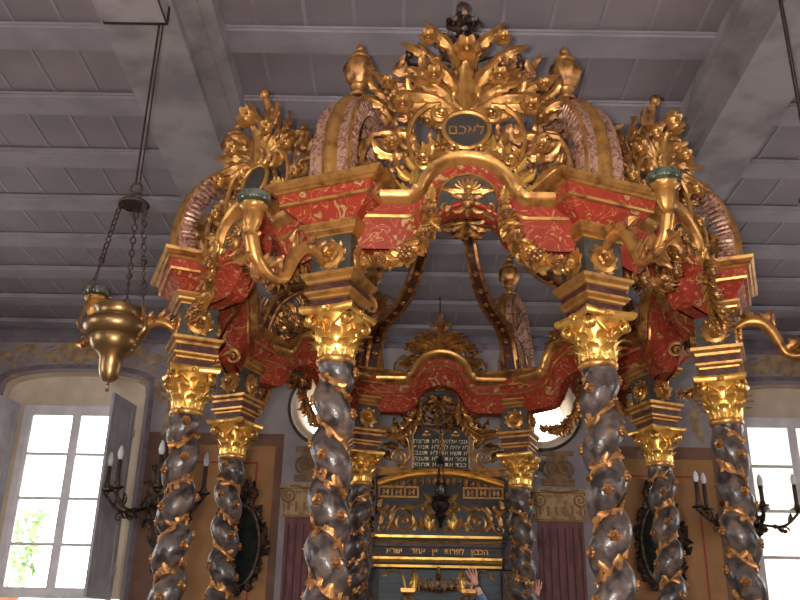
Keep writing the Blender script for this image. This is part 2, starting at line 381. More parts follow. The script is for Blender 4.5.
# ------------------------------------------------------------ painted decoration on the back wall
def painted_panel(x0, x1, z1, lab, edge):
    root = empty('painted_wall_panel', ((x0+x1)/2, WY, 1.0), label=lab, cat='wall painting')
    h = (x1-x0)/2; H = z1 - 1.0
    b = MB(); b.box(-h, h, -.004, 0, 0, H); b.build('border', BROWN, root, smooth=False)
    l, r = (.42, .10) if edge == 'l' else (.16, .16)
    b = MB(); b.box(-h+l, h-r, -.008, -.004, .2, H-.16); b.build('ochre_field', OCHRE, root, smooth=False)
    b = MB(); i = .22
    for x in (-h+l+i, h-r-i): b.box(x-.012, x+.012, -.011, -.008, .4, H-.16-i)
    b.box(-h+l+i, h-r-i, -.011, -.008, H-.16-i-.012, H-.16-i+.012)
    b.build('red_line', REDLINE, root, smooth=False)
painted_panel(-3.30, -1.52, 4.32, 'ochre painted wall panel with brown border between left window and left painted pilaster', 'l')
painted_panel(2.36, 4.08, 4.24, 'ochre painted wall panel between right painted pilaster and right window', 'r')
def painted_pilaster(cx, lab):
    root = empty('painted_pilaster', (cx, WY, 0), label=lab, cat='painted pilaster')
    b = MB(); b.box(-.28, .28, -.02, 0, .6, 3.28); b.build('shaft', PILSH, root, smooth=False)
    b = MB()
    for q in range(6): b.box(-.24+q*.094, -.225+q*.094, -.026, -.02, .7, 3.2)
    b.build('flute', PILDK, root, smooth=False)
    b = MB(); b.box(-.33, .33, -.03, 0, 3.28, 3.62); b.box(-.36, .36, -.05, 0, 3.62, 3.68); b.box(-.30, .30, -.036, -.03, 3.31, 3.335)
    b.build('capital', PILCAP, root)
    b = MB()
    for s in (-1, 1): b.spiral((s*.25, 3.54), .105, 2.0, R_(90), s*-1, .016, TR(0, -.034, 0), flat=.5); b.box(s*.30-.008, s*.30+.008, -.034, -.03, 3.30, 3.44)
    b.tube([(-.24, -.052, 3.655), (0, -.056, 3.63), (.24, -.052, 3.655)], .012)
    for q in range(6): b.box(-.25+q*.1-.012, -.25+q*.1+.012, -.034, -.03, 3.36 - (.02 if q % 2 else 0), 3.46)
    b.box(-.32, .32, -.034, -.03, 3.29, 3.30); b.box(-.34, .34, -.054, -.05, 3.62, 3.63)
    b.build('capital_ornament', PILORN, root)
    b = MB(); b.box(-.2, .2, -.03, 0, 3.72, 3.80)
    for s in (-1, 1): b.spiral((s*.08, 3.93), .12, 1.7, R_(-60 if s > 0 else 240), s, .018, y=-.03)
    b.box(-.13, .13, -.02, 0, 3.80, 4.10); b.box(-.2, .2, -.03, 0, 4.10, 4.16)
    b.build('scroll_block', PILORN, root)
    b = MB(); b.box(-.36, .36, -.04, 0, 0, .6); b.build('plinth', BROWN, root, smooth=False)
painted_pilaster(-1.16, 'painted fluted red pilaster with ionic capital under the left round window')
painted_pilaster(1.96, 'painted fluted red pilaster with ionic capital under the right round window')
def fresco(cx, lab):
    root = empty('painted_scroll_ornament', (cx, WY - .006, 5.10), label=lab, cat='wall painting')
    b = MB(); T = I4
    for s in (-1, 1):
        S = Matrix.Scale(s, 4, (1, 0, 0)) @ Matrix.Scale(.25, 4, (0, 1, 0))
        b.spiral((.30, .13), .13, 1.6, R_(150), -1, .016, S, flat=.35, lead=[(.02, .05), (.08, .15)])
        b.spiral((.66, .10), .15, 1.5, R_(160), -1, .018, S, flat=.35, lead=[(.30, .30), (.42, .28)])
        b.tube(bez([(.80, 0, .0), (.98, 0, .12), (1.18, 0, -.10), (1.10, 0, -.34)]), [.012]*25, 6, S, flat=.4)
        b.spiral((1.0, -.22), .12, 1.5, R_(90), -1, .015, S, flat=.35)
        for bx, bz, a, L, W in ((.12, .18, 70, .28, .12), (.2, .1, 40, .3, .1), (.5, .24, 20, .3, .12), (.8, .12, 40, .25, .1), (.86, -.05, -40, .35, .12), (1.14, -.3, -80, .4, .12), (.6, .05, -20, .3, .08)):
            b.leaf((bx, bz), R_(a), L, W, -.8, .02, S, relief=.08)
    for a in (-60, -30, 0, 30, 60): b.leaf((0, .12), R_(90+a), .46 - abs(a)*.002, .12, 0, .02, relief=.08)
    sw = b.build('scrollwork', FRESCO, root); sw.scale = (1.12, 1, 1.2)
    b = MB(); n = 24; h = (NL[1]-NL[0])/2
    rows = [[], []]
    ring = arch_ring(-h, h, -2.9, 0, .30)
    for k, off in enumerate((.05, .11)):
        hh = h + off; rr = arch_ring(-hh, hh, -2.9, off, .30)
        rows[k] = [(p[0], -.006, p[1]) for p in rr[1:]] + [(rr[0][0], -.006, rr[0][1])]
    b.grid([rows[1], rows[0]]); b.build('arch_line', FRESCO2, root)
fresco(-4.29, 'faded painted shell and scroll ornament above the left window niche')
fresco(5.04, 'faded painted shell and scroll ornament above the right window niche')
# ------------------------------------------------------------ outside
b = MB(); b.box(-40, 40, WY + .5, 80, -.6, -.4); tag(b.build('outside_ground', PAVE), kind='structure')
def house(x, y, wdt, h, lab):
    r = empty('house', (x, y, -.4), label=lab, cat='building')
    b = MB(); b.box(-wdt/2, wdt/2, 0, 5, 0, h); b.build('wall', STONE, r, smooth=False)
    b = MB(); b.box(-wdt/2-.3, wdt/2+.3, -.4, 5.3, h, h+.25); b.build('roof', POT, r, smooth=False)
    for i in range(int(wdt/2.6)):
        for z in (1.2, 4.3):
            xx = -wdt/2+1.4+i*2.6; b = MB(); b.box(xx-.5, xx+.5, -.05, .02, z, z+1.5); b.build('window', GREYW, r, smooth=False)
house(17.5, 30, 9, 11.5, 'pale rendered house seen through the right window')
def shrub(x, y, z, lab):
    r = empty('potted_shrub', (x, y, z), label=lab, cat='plant')
    b = MB(); b.lathe([(.16, 0), (.22, .35), (.25, .36), (.25, .42), (.2, .42)]); b.build('pot', POT, r)
    b = MB(); b.lathe([(.03, .3), (.02, .6)], 8)
    rnd = random.Random(3)
    for i in range(120):
        T = TR(rnd.uniform(-.35, .35), rnd.uniform(-.3, .3), rnd.uniform(.55, 1.8)) @ RZ(rnd.uniform(0, 6)) @ RX(rnd.uniform(-1, 1))
        b.leaf((0, 0), rnd.uniform(0, 6), .28, .10, .5, .2, T, seg=4)
    b.build('foliage', LEAFG, r)
b = MB(); b.box(-9.5, -5.6, 15.0, 15.6, -.4, 2.2); tag(b.build('terrace_wall', PAVE, smooth=False), 'pale terrace wall outside below the left window', 'wall')
shrub(-6.35, 15.3, 2.22, 'green shrub in a terracotta pot outside the left window')

# ============================================================ THE CANOPY
CX, CY, RAD = .31, 5.85, 1.6985
SIDE = ['front left', 'front right', 'right, nearer', 'right, farther', 'back right', 'back left', 'left, farther', 'left, nearer']
def cang(i): return R_(-22.5 + 45 * i)
NUDGE = {7: -.02, 2: .02, 6: .025, 3: -.025}
def cpos(i):
    a = cang(i); return (CX + RAD * math.sin(a) + NUDGE.get(i, 0), CY - RAD * math.cos(a))
# ---- platform
root = empty('platform', (CX, CY, 0), label='dark walnut eight-sided platform and parapet carrying the twisted columns', cat='platform')
b = MB()
def octo(r, z): return [(r*math.sin(cang(i)), -r*math.cos(cang(i)), z) for i in range(8)]
b.grid([octo(RAD+.25, 0), octo(RAD+.25, .3), octo(RAD+.14, .32), octo(RAD+.14, .95), octo(RAD+.2, .98), octo(RAD+.2, 1.05), octo(RAD-.14, 1.05), octo(RAD-.14, .3), octo(.02, .3)], I4, 0, True)
b.build('parapet', WOODD, root, ang=20)
for i in range(8):
    a = R_(45*i); T = RZ(a) @ TR(0, -(RAD+.14)*math.cos(R_(22.5)), 0)
    b = MB(); b.box(-.45, .45, -.02, .01, .42, .86, T); b.box(-.4, .4, -.03, -.01, .47, .81, T); b.build('panel', WOODD, root, smooth=False)

# ---- twisted columns
ZB, ZN = 1.05, 2.925
PITCH = .24
def shaft_r(phi): return .044 + .060 * (abs(math.cos(phi/2)) ** .8)
def shaft_mesh(sg):
    b = MB(); n = 26; rows = []; N = 150
    for k in range(N + 1):
        z = ZB + .25 + (ZN - ZB - .25) * k / N; t = min(1, (ZN - z) / .12, (z - ZB - .25) / .12 + .3)
        rows.append([((shaft_r(2*math.pi*j/n - sg*2*math.pi*z/PITCH)*t + .088*(1-t))*math.cos(2*math.pi*j/n), (shaft_r(2*math.pi*j/n - sg*2*math.pi*z/PITCH)*t + .088*(1-t))*math.sin(2*math.pi*j/n), z) for j in range(n)])
    b.grid(rows, I4, 0, True); b.cap(rows[-1]); return b
def make_column(sg):
    root = empty('twisted_column', (0, 0, 0))
    b = MB(); b.square([(.15, ZB, 0), (.15, ZB+.08, 0)]); b.lathe([(.145, ZB+.08), (.15, ZB+.11), (.12, ZB+.15), (.11, ZB+.18), (.13, ZB+.21), (.10, ZB+.26)], 24); b.build('base', GOLD2, root)
    sh = shaft_mesh(sg).build('shaft', SHAFT, root, ang=80)
    # vine lying in the groove
    b = MB(); pts = []; N = 170; rnd = random.Random(5)
    for k in range(N + 1):
        z = ZB + .3 + (ZN - .04 - ZB - .3) * k / N; a = sg*2*math.pi*z/PITCH + math.pi + .12*math.sin(z*40)
        pts.append((.064*math.cos(a), .064*math.sin(a), z + .010*math.sin(z*61)))
    b.tube(pts, .012, 6, up=(0, 0, 1))
    for k in range(6, N, 2):
        p = Vector(pts[k]); a = math.atan2(p.y, p.x)
        T = TR(p.x*1.18, p.y*1.18, p.z) @ RZ(a + R_(90)) @ RY(rnd.uniform(-.5, .5))
        b.leaf((0, 0), rnd.choice((-1, 1))*R_(rnd.uniform(30, 80)) + (math.pi if rnd.random() < .5 else 0), rnd.uniform(.045, .07), .036, rnd.uniform(-1, 1), .08, T, seg=5, lobes=2, relief=.2)
        if k % 3 == 0: b.ball((p.x*1.2, p.y*1.2, p.z), .009, n=6)
    b.build('vine', GOLD2, root)
    z = ZB + .42; q = 0; me = None
    while z < ZN - .05:
        a = sg*2*math.pi*z/PITCH + sg*.35*((-1)**q)
        r = shaft_r(a - sg*2*math.pi*z/PITCH)
        T = TR((r-.001)*math.cos(a), (r-.001)*math.sin(a), z) @ RZ(a + R_(90))
        if me is None:
            f = MB(); f.flower((0, 0, 0), .030, pet=6, th=.42); me = f.build('rosette', GOLD2, root)
        else:
            o2 = bpy.data.objects.new('rosette', me.data); COL.objects.link(o2); o2.parent = root
            o2.matrix_local = T
        if q == 0: me.matrix_local = T
        z += PITCH * .29; q += 1
    b = MB(); b.lathe([(.088, ZN-.02), (.096, ZN-.012), (.10, ZN), (.098, ZN+.01), (.088, ZN+.014), (.088, ZN+.022)], 28); b.build('neck_ring', GOLD, root)
    # capital
    cp = MB(); z0 = ZN + .02
    cp.lathe([(.085, z0), (.09, z0+.1), (.10, z0+.18), (.13, z0+.24)], 24)
    nn = 8; prev = []
    def abac(h, k): return [p for s in range(4) for p in [(lambda u: ((h*(1 - .16*math.cos(u*math.pi/2)))*1, u*h))(u) for u in (-1, -.5, 0, .5)] for p in [(RZ(R_(90*s)) @ Vector((p[0], p[1], k)))]]
    rows = [[tuple(v) for v in abac(h, z)] for h, z in ((.130, z0+.24), (.142, z0+.25), (.150, z0+.275), (.146, z0+.29), (.10, z0+.30))]
    cp.grid(rows, I4, 0, True); cp.cap(rows[-1])
    cap = cp.build('capital', GOLDB, root); cap.matrix_local = TR(0, 0, z0) @ Matrix.Scale(.84, 4, (0, 0, 1)) @ TR(0, 0, -z0)
    lm = None
    for tier, (nl, L, W, zz, rr, off) in enumerate(((8, .115, .074, z0, .092, 0), (8, .19, .066, z0+.01, .088, 22.5), (8, .12, .05, z0+.12, .093, 0))):
        lm = None
        for k in range(nl):
            T = RZ(R_(k*360/nl + off)) @ TR(0, -rr, zz)
            if lm is None:
                f = MB(); f.leaf((0, 0), R_(90), L, W, 0, .46, I4, lobes=3, seg=16, relief=.22); lm = f.build('acanthus_leaf', GOLDB, cap); lm.matrix_local = T
            else:
                o2 = bpy.data.objects.new('acanthus_leaf', lm.data); COL.objects.link(o2); o2.parent = cap; o2.matrix_local = T
    vm = None
    for k in range(4):
        for s in (-1, 1):
            T = RZ(R_(90*k)) @ Matrix.Scale(s, 4, (1, 0, 0))
            f = MB(); f.spiral((.098, .205), .040, 1.9, R_(120), -1, .0095, TR(0, -.126, z0) @ RX(R_(-8)), flat=1.6, lead=[(.01, .12), (.025, .18)], n=30)
            if s == -1: f2 = MB(); f2.add(f.v, f.f, T); o2 = f2.build('volute', GOLDB, cap)
            else: f2 = MB(); f2.add(f.v, f.f, T); o2 = f2.build('volute', GOLDB, cap)
    for k in range(4):
        f = MB(); f.flower((0, -.128, z0+.265), .026, RZ(R_(90*k)), pet=5); f.build('fleuron', GOLDB, cap)
    # mouldings and block over the capital
    b = MB(); z1 = z0 + .25
    b.square([(.100, z1, 1), (.100, z1+.035, 1), (.112, z1+.04, 0), (.114, z1+.05, 0), (.130, z1+.062, 0), (.132, z1+.075, 0), (.118, z1+.078, 1), (.118, z1+.115, 1),
              (.127, z1+.12, 0), (.130, z1+.135, 0), (.147, z1+.15, 0), (.150, z1+.168, 0), (.110, z1+.17, 0)])
    b.build('impost_moulding', [GOLD, MAROON], root, ang=25)
    z2 = z1 + .17
    bl = MB(); bl.square([(.110, z2, 0), (.110, z2+.205, 0)]); blk = bl.build('block', TEAL, root, ang=20)
    for k in range(4):
        T = RZ(R_(90*k)) @ TR(0, -.110, z2+.1)
        f = MB(); f.lathe([(.074, 0), (.072, .008), (.05, .014)], 20, T @ RX(R_(90)))
        f.flower((0, -.018, 0), .05, T, pet=6, th=.32)
        for q in range(10): f.leaf((.02*math.cos(R_(q*36)), .02*math.sin(R_(q*36))), R_(q*36), .072, .056, .9, .12, T, lobes=3, seg=7)
        f.flower((0, -.03, 0), .026, T, pet=5, th=.5)
        f.build('rosette', GOLD, blk)
    b = MB(); b.square([(.12, z2+.205, 0), (.125, z2+.215, 0), (.142, z2+.23, 0), (.146, z2+.24, 0), (.162, z2+.26, 0), (.164, z2+.272, 0), (.12, z2+.274, 0)]); b.build('block_moulding', GOLD, root, ang=25)
    return root, z2 + .274
protoA, ZT = make_column(-1)
protoB, ZT = make_column(1)
index_kids()
CL = ['twisted column with grey shaft and gilt vine, near one on the left of the canopy front', 'twisted column with grey shaft and gilt vine, near one on the right of the canopy front',
      'twisted column standing before the right window and candle lamps', 'slimmer-looking twisted column in front of the right ochre panel and dark mirror',
      'twisted column just right of the gilded ark', 'twisted column just left of the gilded ark', 'twisted column in front of the left ochre panel and dark mirror', 'twisted column at far left of the canopy, nearest the left window']
for i in range(8):
    pr = protoA if i % 2 == 0 else protoB
    o = pr if i < 2 else copy_tree(pr)
    x, y = cpos(i); o.location = (x, y, -.03 if i in (2, 7) else 0); o.rotation_euler = (0, 0, cang(i)); tag(o, CL[i], 'column', 'twisted columns carrying the canopy')

# ---- cornice: one continuous ring with blocks breaking out over the columns
croot = empty('canopy_cornice', (CX, CY, ZT), label='red marbled and gilt eight-sided cornice ring with arched sides resting on the twisted columns', cat='cornice')
AP = RAD * math.cos(R_(22.5)); HS = RAD * math.sin(R_(22.5))
Z0 = ZT - .09
def lift(x): return .035 * min(1, max(0, (.30 - abs(x)) / .02)) + (.205 * max(0, 1 - (x/.262)**2) ** .62 if abs(x) < .262 else 0)
PROF = [(.04, -.02, 1), (.055, -.02, 1), (.075, .02, 1), (.125, .10, 0), (.135, .115, 0), (.142, .118, 2), (.15, .13, 2), (.145, .134, 0), (.155, .185, 0), (.162, .188, 2), (.172, .20, 2), (.185, .206, 2), (.20, .225, 2), (.204, .245, 2), (.12, .25, 2)]
def cornice_face(a, sgn):
    b = MB(); T = RZ(a) @ TR(0, -AP, 0); N = 150; rows = []
    for k in range(N + 1):
        x = -(HS-.06) + 2*(HS-.06) * k / N; e = .009
        z = lift(x); d = (lift(x+e) - lift(x-e)) / (2*e); L = math.sqrt(1+d*d); nx, nz = -d/L, 1/L
        row = []
        for dd, zz, mi in PROF:
            up = max(zz - .25, -.075); dn = min(0, zz - .25 + .075)
            row.append((x + nx*up, -dd*sgn, Z0 - ZT + .25 + z + nz*up + dn))
        rows.append(row)
    mis = [(1 if p[2] == 0 else 0 if p[2] == 2 else 1) for p in PROF[1:]]
    M = [0 if p[2] == 2 else 1 for p in PROF[1:]]
    if sgn > 0: b.grid([r for r in rows], T, 0, False, M)
    else: b.grid([r[::-1] for r in rows], T, 0, False, M[::-1])
    return b
for i in range(8):
    a = R_(45*i)
    bb = MB()
    for sg in (1, -1):
        q = cornice_face(a, sg); n = len(bb.v); bb.v += q.v; bb.f += [[n+j for j in f] for f in q.f]; bb.m += q.m
    # closing strips over and under
    T = RZ(a) @ TR(0, -AP, 0); N = 40; xs = [-(HS-.06) + 2*(HS-.06)*k/N for k in range(N+1)]
    bb.grid([[(x, -.12, Z0-ZT+.25+lift(x)), (x, .12, Z0-ZT+.25+lift(x))] for x in xs], T, 1)
    bb.grid([[(x, .055, Z0-ZT-.02+lift(x)), (x, -.055, Z0-ZT-.02+lift(x))] for x in xs], T, 1)
    bb.build('arched_side', [GOLD, RED], croot, ang=28)
for i in range(8):
    a = cang(i); T = TR(cpos(i)[0]-CX, cpos(i)[1]-CY, -.03 if i in (2, 7) else 0) @ RZ(a) @ Matrix.Scale(.94 if i in (2, 7) else 1, 4, (1, 0, 0)); b = MB()
    b.square([(.12, 0, 1, .12), (.14, .005, 1, .135), (.235, .085, 1, .20), (.245, .09, 1, .21), (.255, .093, 0, .22), (.262, .106, 0, .225), (.256, .11, 1, .222), (.266, .155, 1, .23),
              (.276, .158, 0, .24), (.288, .17, 0, .25), (.306, .174, 0, .258), (.326, .19, 0, .272), (.33, .21, 0, .275), (.22, .215, 0, .2)], T)
    b.build('corner_block', [GOLD, RED], croot, ang=25)
for i in range(8):                                   # keystones in each arch
    a = R_(45*i); T = RZ(a) @ TR(0, -AP, 0); ks = None
    for sgn in (1,):
        X = T @ (I4 if sgn > 0 else RZ(math.pi)) @ TR(0, -.005, Z0 - ZT + .175)
        b = MB(); n = 24; xs = [-.15 + .30*k/n for k in range(n+1)]
        tp = lambda x: .17 - .15*(1 - math.sqrt(max(0, 1 - (x/.1505)**2))); bt = lambda x: .01 - .075*(x/.15)**2
        sec = lambda x: [(x, -.08, bt(x)-.02), (x, -.205, bt(x)-.02), (x, -.215, bt(x)-.008), (x, -.205, bt(x)+.004), (x, -.188, bt(x)+.006), (x, -.188, max(tp(x)-.012, bt(x)+.01)), (x, -.205, max(tp(x)-.01, bt(x)+.012)), (x, -.205, max(tp(x), bt(x)+.02)), (x, -.08, max(tp(x), bt(x)+.02))]
        rows = [sec(x) for x in xs]
        b.grid(rows, X, 0, False, [1, 1, 1, 1, 2, 0, 0, 1]); b.cap(rows[0][::-1], X, 1); b.cap(rows[-1], X, 1)
        ks = b.build('keystone', [GOLD, RED, TEAL], croot, ang=30)
        b = MB(); Y = X @ TR(0, -.195, .07) @ Matrix.Scale(1.15, 4)
        for q in range(9): b.leaf((0, 0), R_(10+20*q), .066, .026, 0, .08, Y, lobes=1, seg=6)
        for s in (-1, 1): b.leaf((s*.02, 0), R_(90 - s*75), .10, .04, -s*.6, .1, Y, lobes=3, seg=6)
        b.flower((0, -.01, 0), .024, Y)
        b.build('shell', GOLD, ks)
        b = MB(); Y = X @ TR(0, -.20, .0)
        b.ball((0, -.02, .0), .036, Y, sq=(1, .8, 1.25), n=10); b.ball((0, -.055, -.004), .011, Y); b.tube([(-.02, -.045, -.022), (0, -.052, -.024), (.02, -.045, -.022)], .005, 6, Y)
        for s in (-1, 1):
            b.ball((s*.014, -.047, .012), .007, Y); b.leaf((s*.02, .03), R_(90-s*50), .07, .034, -s*1.5, .1, Y); b.leaf((s*.02, -.02), R_(-90+s*30), .07, .03, s*1.2, .1, Y)
            b.spiral((s*.11, -.03), .028, 1.3, R_(90), -s, .009, Y, n=12)
        b.leaf((0, -.03), R_(-90), .06, .03, 0, .15, Y)
        b.build('mask', GOLD2, ks)
        b = MB(); Y = X @ TR(0, -.06, -.06)
        for an, L in ((-90, .12), (-60, .13), (-120, .13), (-30, .14), (-150, .14), (0, .12), (180, .12)): b.leaf((0, .02), R_(an), L, .06, .4 if an > -90 else -.4, .1, Y)
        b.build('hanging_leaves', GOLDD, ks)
# ---- festoons
def festoon(face, sgn):
    a = R_(45*face); rnd = random.Random(face*2 + sgn)
    P = bez([(sgn*.185, -.235, 3.72), (sgn*.195, -.225, 3.59), (sgn*.26, -.21, 3.47), (sgn*.37, -.19, 3.40), (sgn*.50, -.12, 3.42)], 5)
    root = empty('festoon', (0, 0, 0)); root.location = Vector((CX, CY, 0)) + RZ(a) @ Vector((0, -AP, 0)); root.rotation_euler = (0, 0, a)
    b = MB(); b.tube(P, [.008 + .010*math.sin(math.pi*i/(len(P)-1)) for i in range(len(P))], 6)
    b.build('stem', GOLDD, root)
    lv = MB(); n = len(P)
    for i, p in enumerate(P):
        d = (P[min(i+1, n-1)] - P[max(i-1, 0)]).normalized(); aa = math.atan2(d.z, d.x); sz = .55 + .42*math.sin(math.pi*i/(n-1))
        for s in (-1, 1):
            for y in (0, -.015):
                T = TR(p.x, p.y + y, p.z) @ RX(rnd.uniform(-.3, .3) + (.5 if s*(1 if y else -1) > 0 else -.4))
                lv.leaf((0, 0), aa + s*R_(rnd.uniform(35, 75)) , sz*rnd.uniform(.07, .095), .04*sz, s*rnd.uniform(-1.2, .6), .25, T, lobes=3, seg=6)
    lv.leaf((P[0].x, P[0].z), R_(90), .09, .05, 0, .2, TR(0, P[0].y, 0)); lv.build('foliage', GOLD, root)
    for i in (3, 8, 13, 18):
        p = P[min(i, n-1)]; f = MB()
        if i in (8, 18, 3):
            f.flower((0, 0, 0), .042, pet=6, th=.5)
        else:
            for q in range(12): f.ball((rnd.uniform(-.03, .03), rnd.uniform(-.02, .005), rnd.uniform(-.03, .03)), .015, n=6)
        o = f.build('blossom' if i != 13 else 'fruit_cluster', GOLD2, root); o.location = (p.x, p.y - .035, p.z)
    return root
FN = ['front side', 'right front diagonal side', 'right side', 'right back diagonal side', 'back side', 'left back diagonal side', 'left side', 'left front diagonal side']
for f in range(8):
    for s in (-1, 1):
        tag(festoon(f, s), 'gilt leaf festoon on the %s, %s of its keystone' % (FN[f], ('left' if s < 0 else 'right') + ('' if f in (0, 1, 7) else ' from outside')), 'festoon', 'festoons under the canopy cornice')
# ---- big volutes and ribs over the columns
ZC = ZT + .15
VOL = [(.14, 3.865), (.165, 4.00), (.16, 4.15), (.11, 4.32), (.01, 4.46), (-.13, 4.53), (-.27, 4.51), (-.365, 4.42), (-.375, 4.31), (-.31, 4.24), (-.23, 4.25), (-.20, 4.31), (-.23, 4.36)]
RIB = [(-.16, 3.88), (-.20, 4.02), (-.28, 4.16), (-.42, 4.235), (-.60, 4.25), (-.80, 4.27), (-.97, 4.34), (-1.12, 4.46), (-1.22, 4.62), (-1.30, 4.82), (-1.42, 5.02), (-1.56, 5.14), (-1.67, 5.18)]
def band(b, path, width, thick, lob, T=I4):          # path in (outward, z); ribbon with lobed outer face
    P = bez([(0, -p[0], p[1]) for p in path], 5); n = len(P); rows = []
    for i, p in enumerate(P):
        d = (P[min(i+1, n-1)] - P[max(i-1, 0)]).normalized(); nr = Vector((0, -d.z, d.y)); nr = nr if True else nr
        w_ = width[0] + (width[1]-width[0]) * i/(n-1); th = thick[0] + (thick[1]-thick[0]) * i/(n-1); row = []
        for u, h in lob: row.append(p + Vector((u*w_/2, 0, 0)) + nr * (h*th))
        rows.append(row)
    return rows
LOB = [(-1, -.5), (-1, .2), (-.9, .5), (-.42, .5), (-.38, .3), (-.32, .35), (-.22, .75), (0, .95), (.22, .75), (.32, .35), (.38, .3), (.42, .5), (.9, .5), (1, .2), (1, -.5)]
LM = [1, 0, 1, 1, 0, 0, 0, 0, 0, 0, 1, 1, 0, 1, 1]
def make_volute():
    root = empty('scroll_bracket', (0, 0, 0))
    b = MB(); rows = band(b, VOL, (.25, .15), (.06, .03), LOB); b.grid(rows, I4, 0, True, LM); b.cap(rows[0][::-1]); b.cap(rows[-1]); b.build('scroll_band', [GOLD, PINK], root, ang=50)
    # pleated side faces
    for s in (-1, 1):
        b = MB(); P = bez([(0, -p[0], p[1]) for p in VOL], 5); n = len(P)
        for i in range(3, n - 22):
            p = P[i]; d = (P[i+1] - P[i-1]).normalized(); nr = Vector((0, -d.z, d.y)); x = s*(.118 - .05*i/(n-1) + .0)
            q = p - nr * .085; b.tube([p + nr*.0 + Vector((x, 0, 0)), (p - nr*.04) + Vector((x*1.04, 0, 0)), q + Vector((x*.96, 0, 0))], [.011, .014, .006], 6, mi=0)
        b.build('pleating', PINK, root)
    b = MB(); b.tube([(-.10, .27, 4.31), (.10, .27, 4.31)], [.055, .055], 14); b.flower((0, -.11, 0), .035, TR(0, .27, 4.31) @ RZ(R_(90))); b.flower((0, -.11, 0), .035, TR(0, .27, 4.31) @ RZ(R_(-90))); b.build('volute_eye', PINK, root)
    b = MB()                                       # leaf scrolls between the foot and the curl
    for s in (-1, 1):
        T = TR(s*.07, 0, 3.88) @ RZ(R_(90)*1)
        b.spiral((.02, .14), .09, 1.5, R_(200), -1, .018, T, n=20, lead=[(-.12, 0), (-.1, .08)]); b.spiral((.17, .10), .07, 1.4, R_(120), 1, .015, T, n=18)
        for an, L in ((20, .16), (60, .2), (100, .22), (140, .16)): b.leaf((.0, .06), R_(an), L, .06, .8, .0, T)
    b.build('foliage_scroll', GOLD2, root)
    b = MB()
    for q in (-.085, 0, .085): b.tube([(q, .10, 3.9), (q, .14, 4.0), (q*.8, .12, 4.13), (q*.5, .17, 4.2)], [.045, .04, .032, .012], 8)
    b.build('gadroons', [PINK], root)
    return root
def nr_rot(n):
    n = n.normalized(); return Vector((0, -1, 0)).rotation_difference(n).to_matrix().to_4x4()
def make_rib(par):
    b = MB(); rb = MB(); LR = [(-1, -.5), (-1, .6), (-.7, .8), (-.55, .35), (.55, .35), (.7, .8), (1, .6), (1, -.5), (.6, -.7), (.5, -.3), (-.5, -.3), (-.6, -.7)]
    rows = band(rb, RIB, (.15, .07), (.035, .03), LR); b.grid(rows, I4, 0, True, [0, 0, 0, 1, 0, 0, 0, 0, 0, 1, 0, 0]); b.cap(rows[0][::-1]); b.cap(rows[-1]); rib = b.build('rib', [GOLD2, MAROON], par, ang=40)
    P = bez([(0, -p[0], p[1]) for p in RIB], 5); me = None
    for i in range(6, len(P) - 4, 4):
        d = (P[i+1] - P[i-1]).normalized(); nr = Vector((0, -d.z, d.y))
        for sg in (1, -1):
            if me is None: b = MB(); b.flower((0, 0, 0), .024, pet=4); q = b.build('rosette', GOLD, rib); me = q.data
            else: q = bpy.data.objects.new('rosette', me); COL.objects.link(q); q.parent = rib
            q.matrix_local = Matrix.Translation(P[i] + nr*sg*.016) @ nr_rot(nr*sg)
    b = MB()
    for k in range(8): b.leaf((0, 0), R_(90), .13, .06, 0, .5, TR(0, 1.24, 4.68) @ RX(R_(-25)) @ RZ(R_(45*k)) @ TR(0, -.03, 0))
    b.build('leaf_collar', GOLD2, rib)
    return rib
pv = make_volute()
def make_urn():
    root = empty('urn_finial', (0, 0, 0))
    b = MB(); n = 24; gm = lambda r, t, z: r * (1 + (.10*math.cos(8*t + z*25) if .08 < z < .26 else 0))
    b.lathe([(.05, 0), (.055, .015), (.03, .03), (.028, .05), (.05, .065), (.052, .075), (.045, .085)], n); b.build('foot', GOLD2, root)
    b = MB(); b.lathe([(.04, .085), (.075, .12), (.092, .17), (.092, .20), (.075, .245), (.05, .265)], n, mod=gm); b.build('bowl', GOLD2, root)
    b = MB(); b.lathe([(.05, .265), (.062, .275), (.055, .29), (.03, .31), (.018, .33), (.026, .345), (.022, .36), (.008, .38)], n); b.build('lid', GOLD, root)
    return root
pu = make_urn()
index_kids()
for i in range(8):
    o = pv if i == 0 else copy_tree(pv); x, y = cpos(i); o.scale = (1, 1, 1.06); o.location = (x, y, -.055 - 3.865*.06); o.rotation_euler = (0, 0, cang(i))
    tag(o, 'pink and gilt scroll bracket standing above the %s column' % SIDE[i], 'scroll bracket', 'scroll brackets of the canopy crown')
    u = pu if i == 0 else copy_tree(pu); a = cang(i); u.location = (x - .13*math.sin(a), y + .13*math.cos(a), 4.575)
    tag(u, 'gilt urn finial on the scroll bracket above the %s column' % SIDE[i], 'urn', 'urn finials on the scroll brackets')
hr = empty('rib_crown', (CX, CY, 0), label='open crown of eight curved ribs meeting at a turned boss above the canopy', cat='rib crown')
b = MB(); b.lathe([(.02, 4.98), (.07, 5.0), (.11, 5.08), (.11, 5.16), (.07, 5.24), (.09, 5.28), (.05, 5.33), (.02, 5.36)], 20); b.build('boss', GOLDD, hr)
rb0 = make_rib(hr); index_kids()
for i in range(8):
    if i == 0: r = rb0
    else:
        r = rb0.copy(); COL.objects.link(r); r.parent = hr
        for ch in KIDS[rb0.name]: c = ch.copy(); COL.objects.link(c); c.parent = r
    x, y = cpos(i); r.location = (x - CX, y - CY, -.05); r.rotation_euler = (0, 0, cang(i))
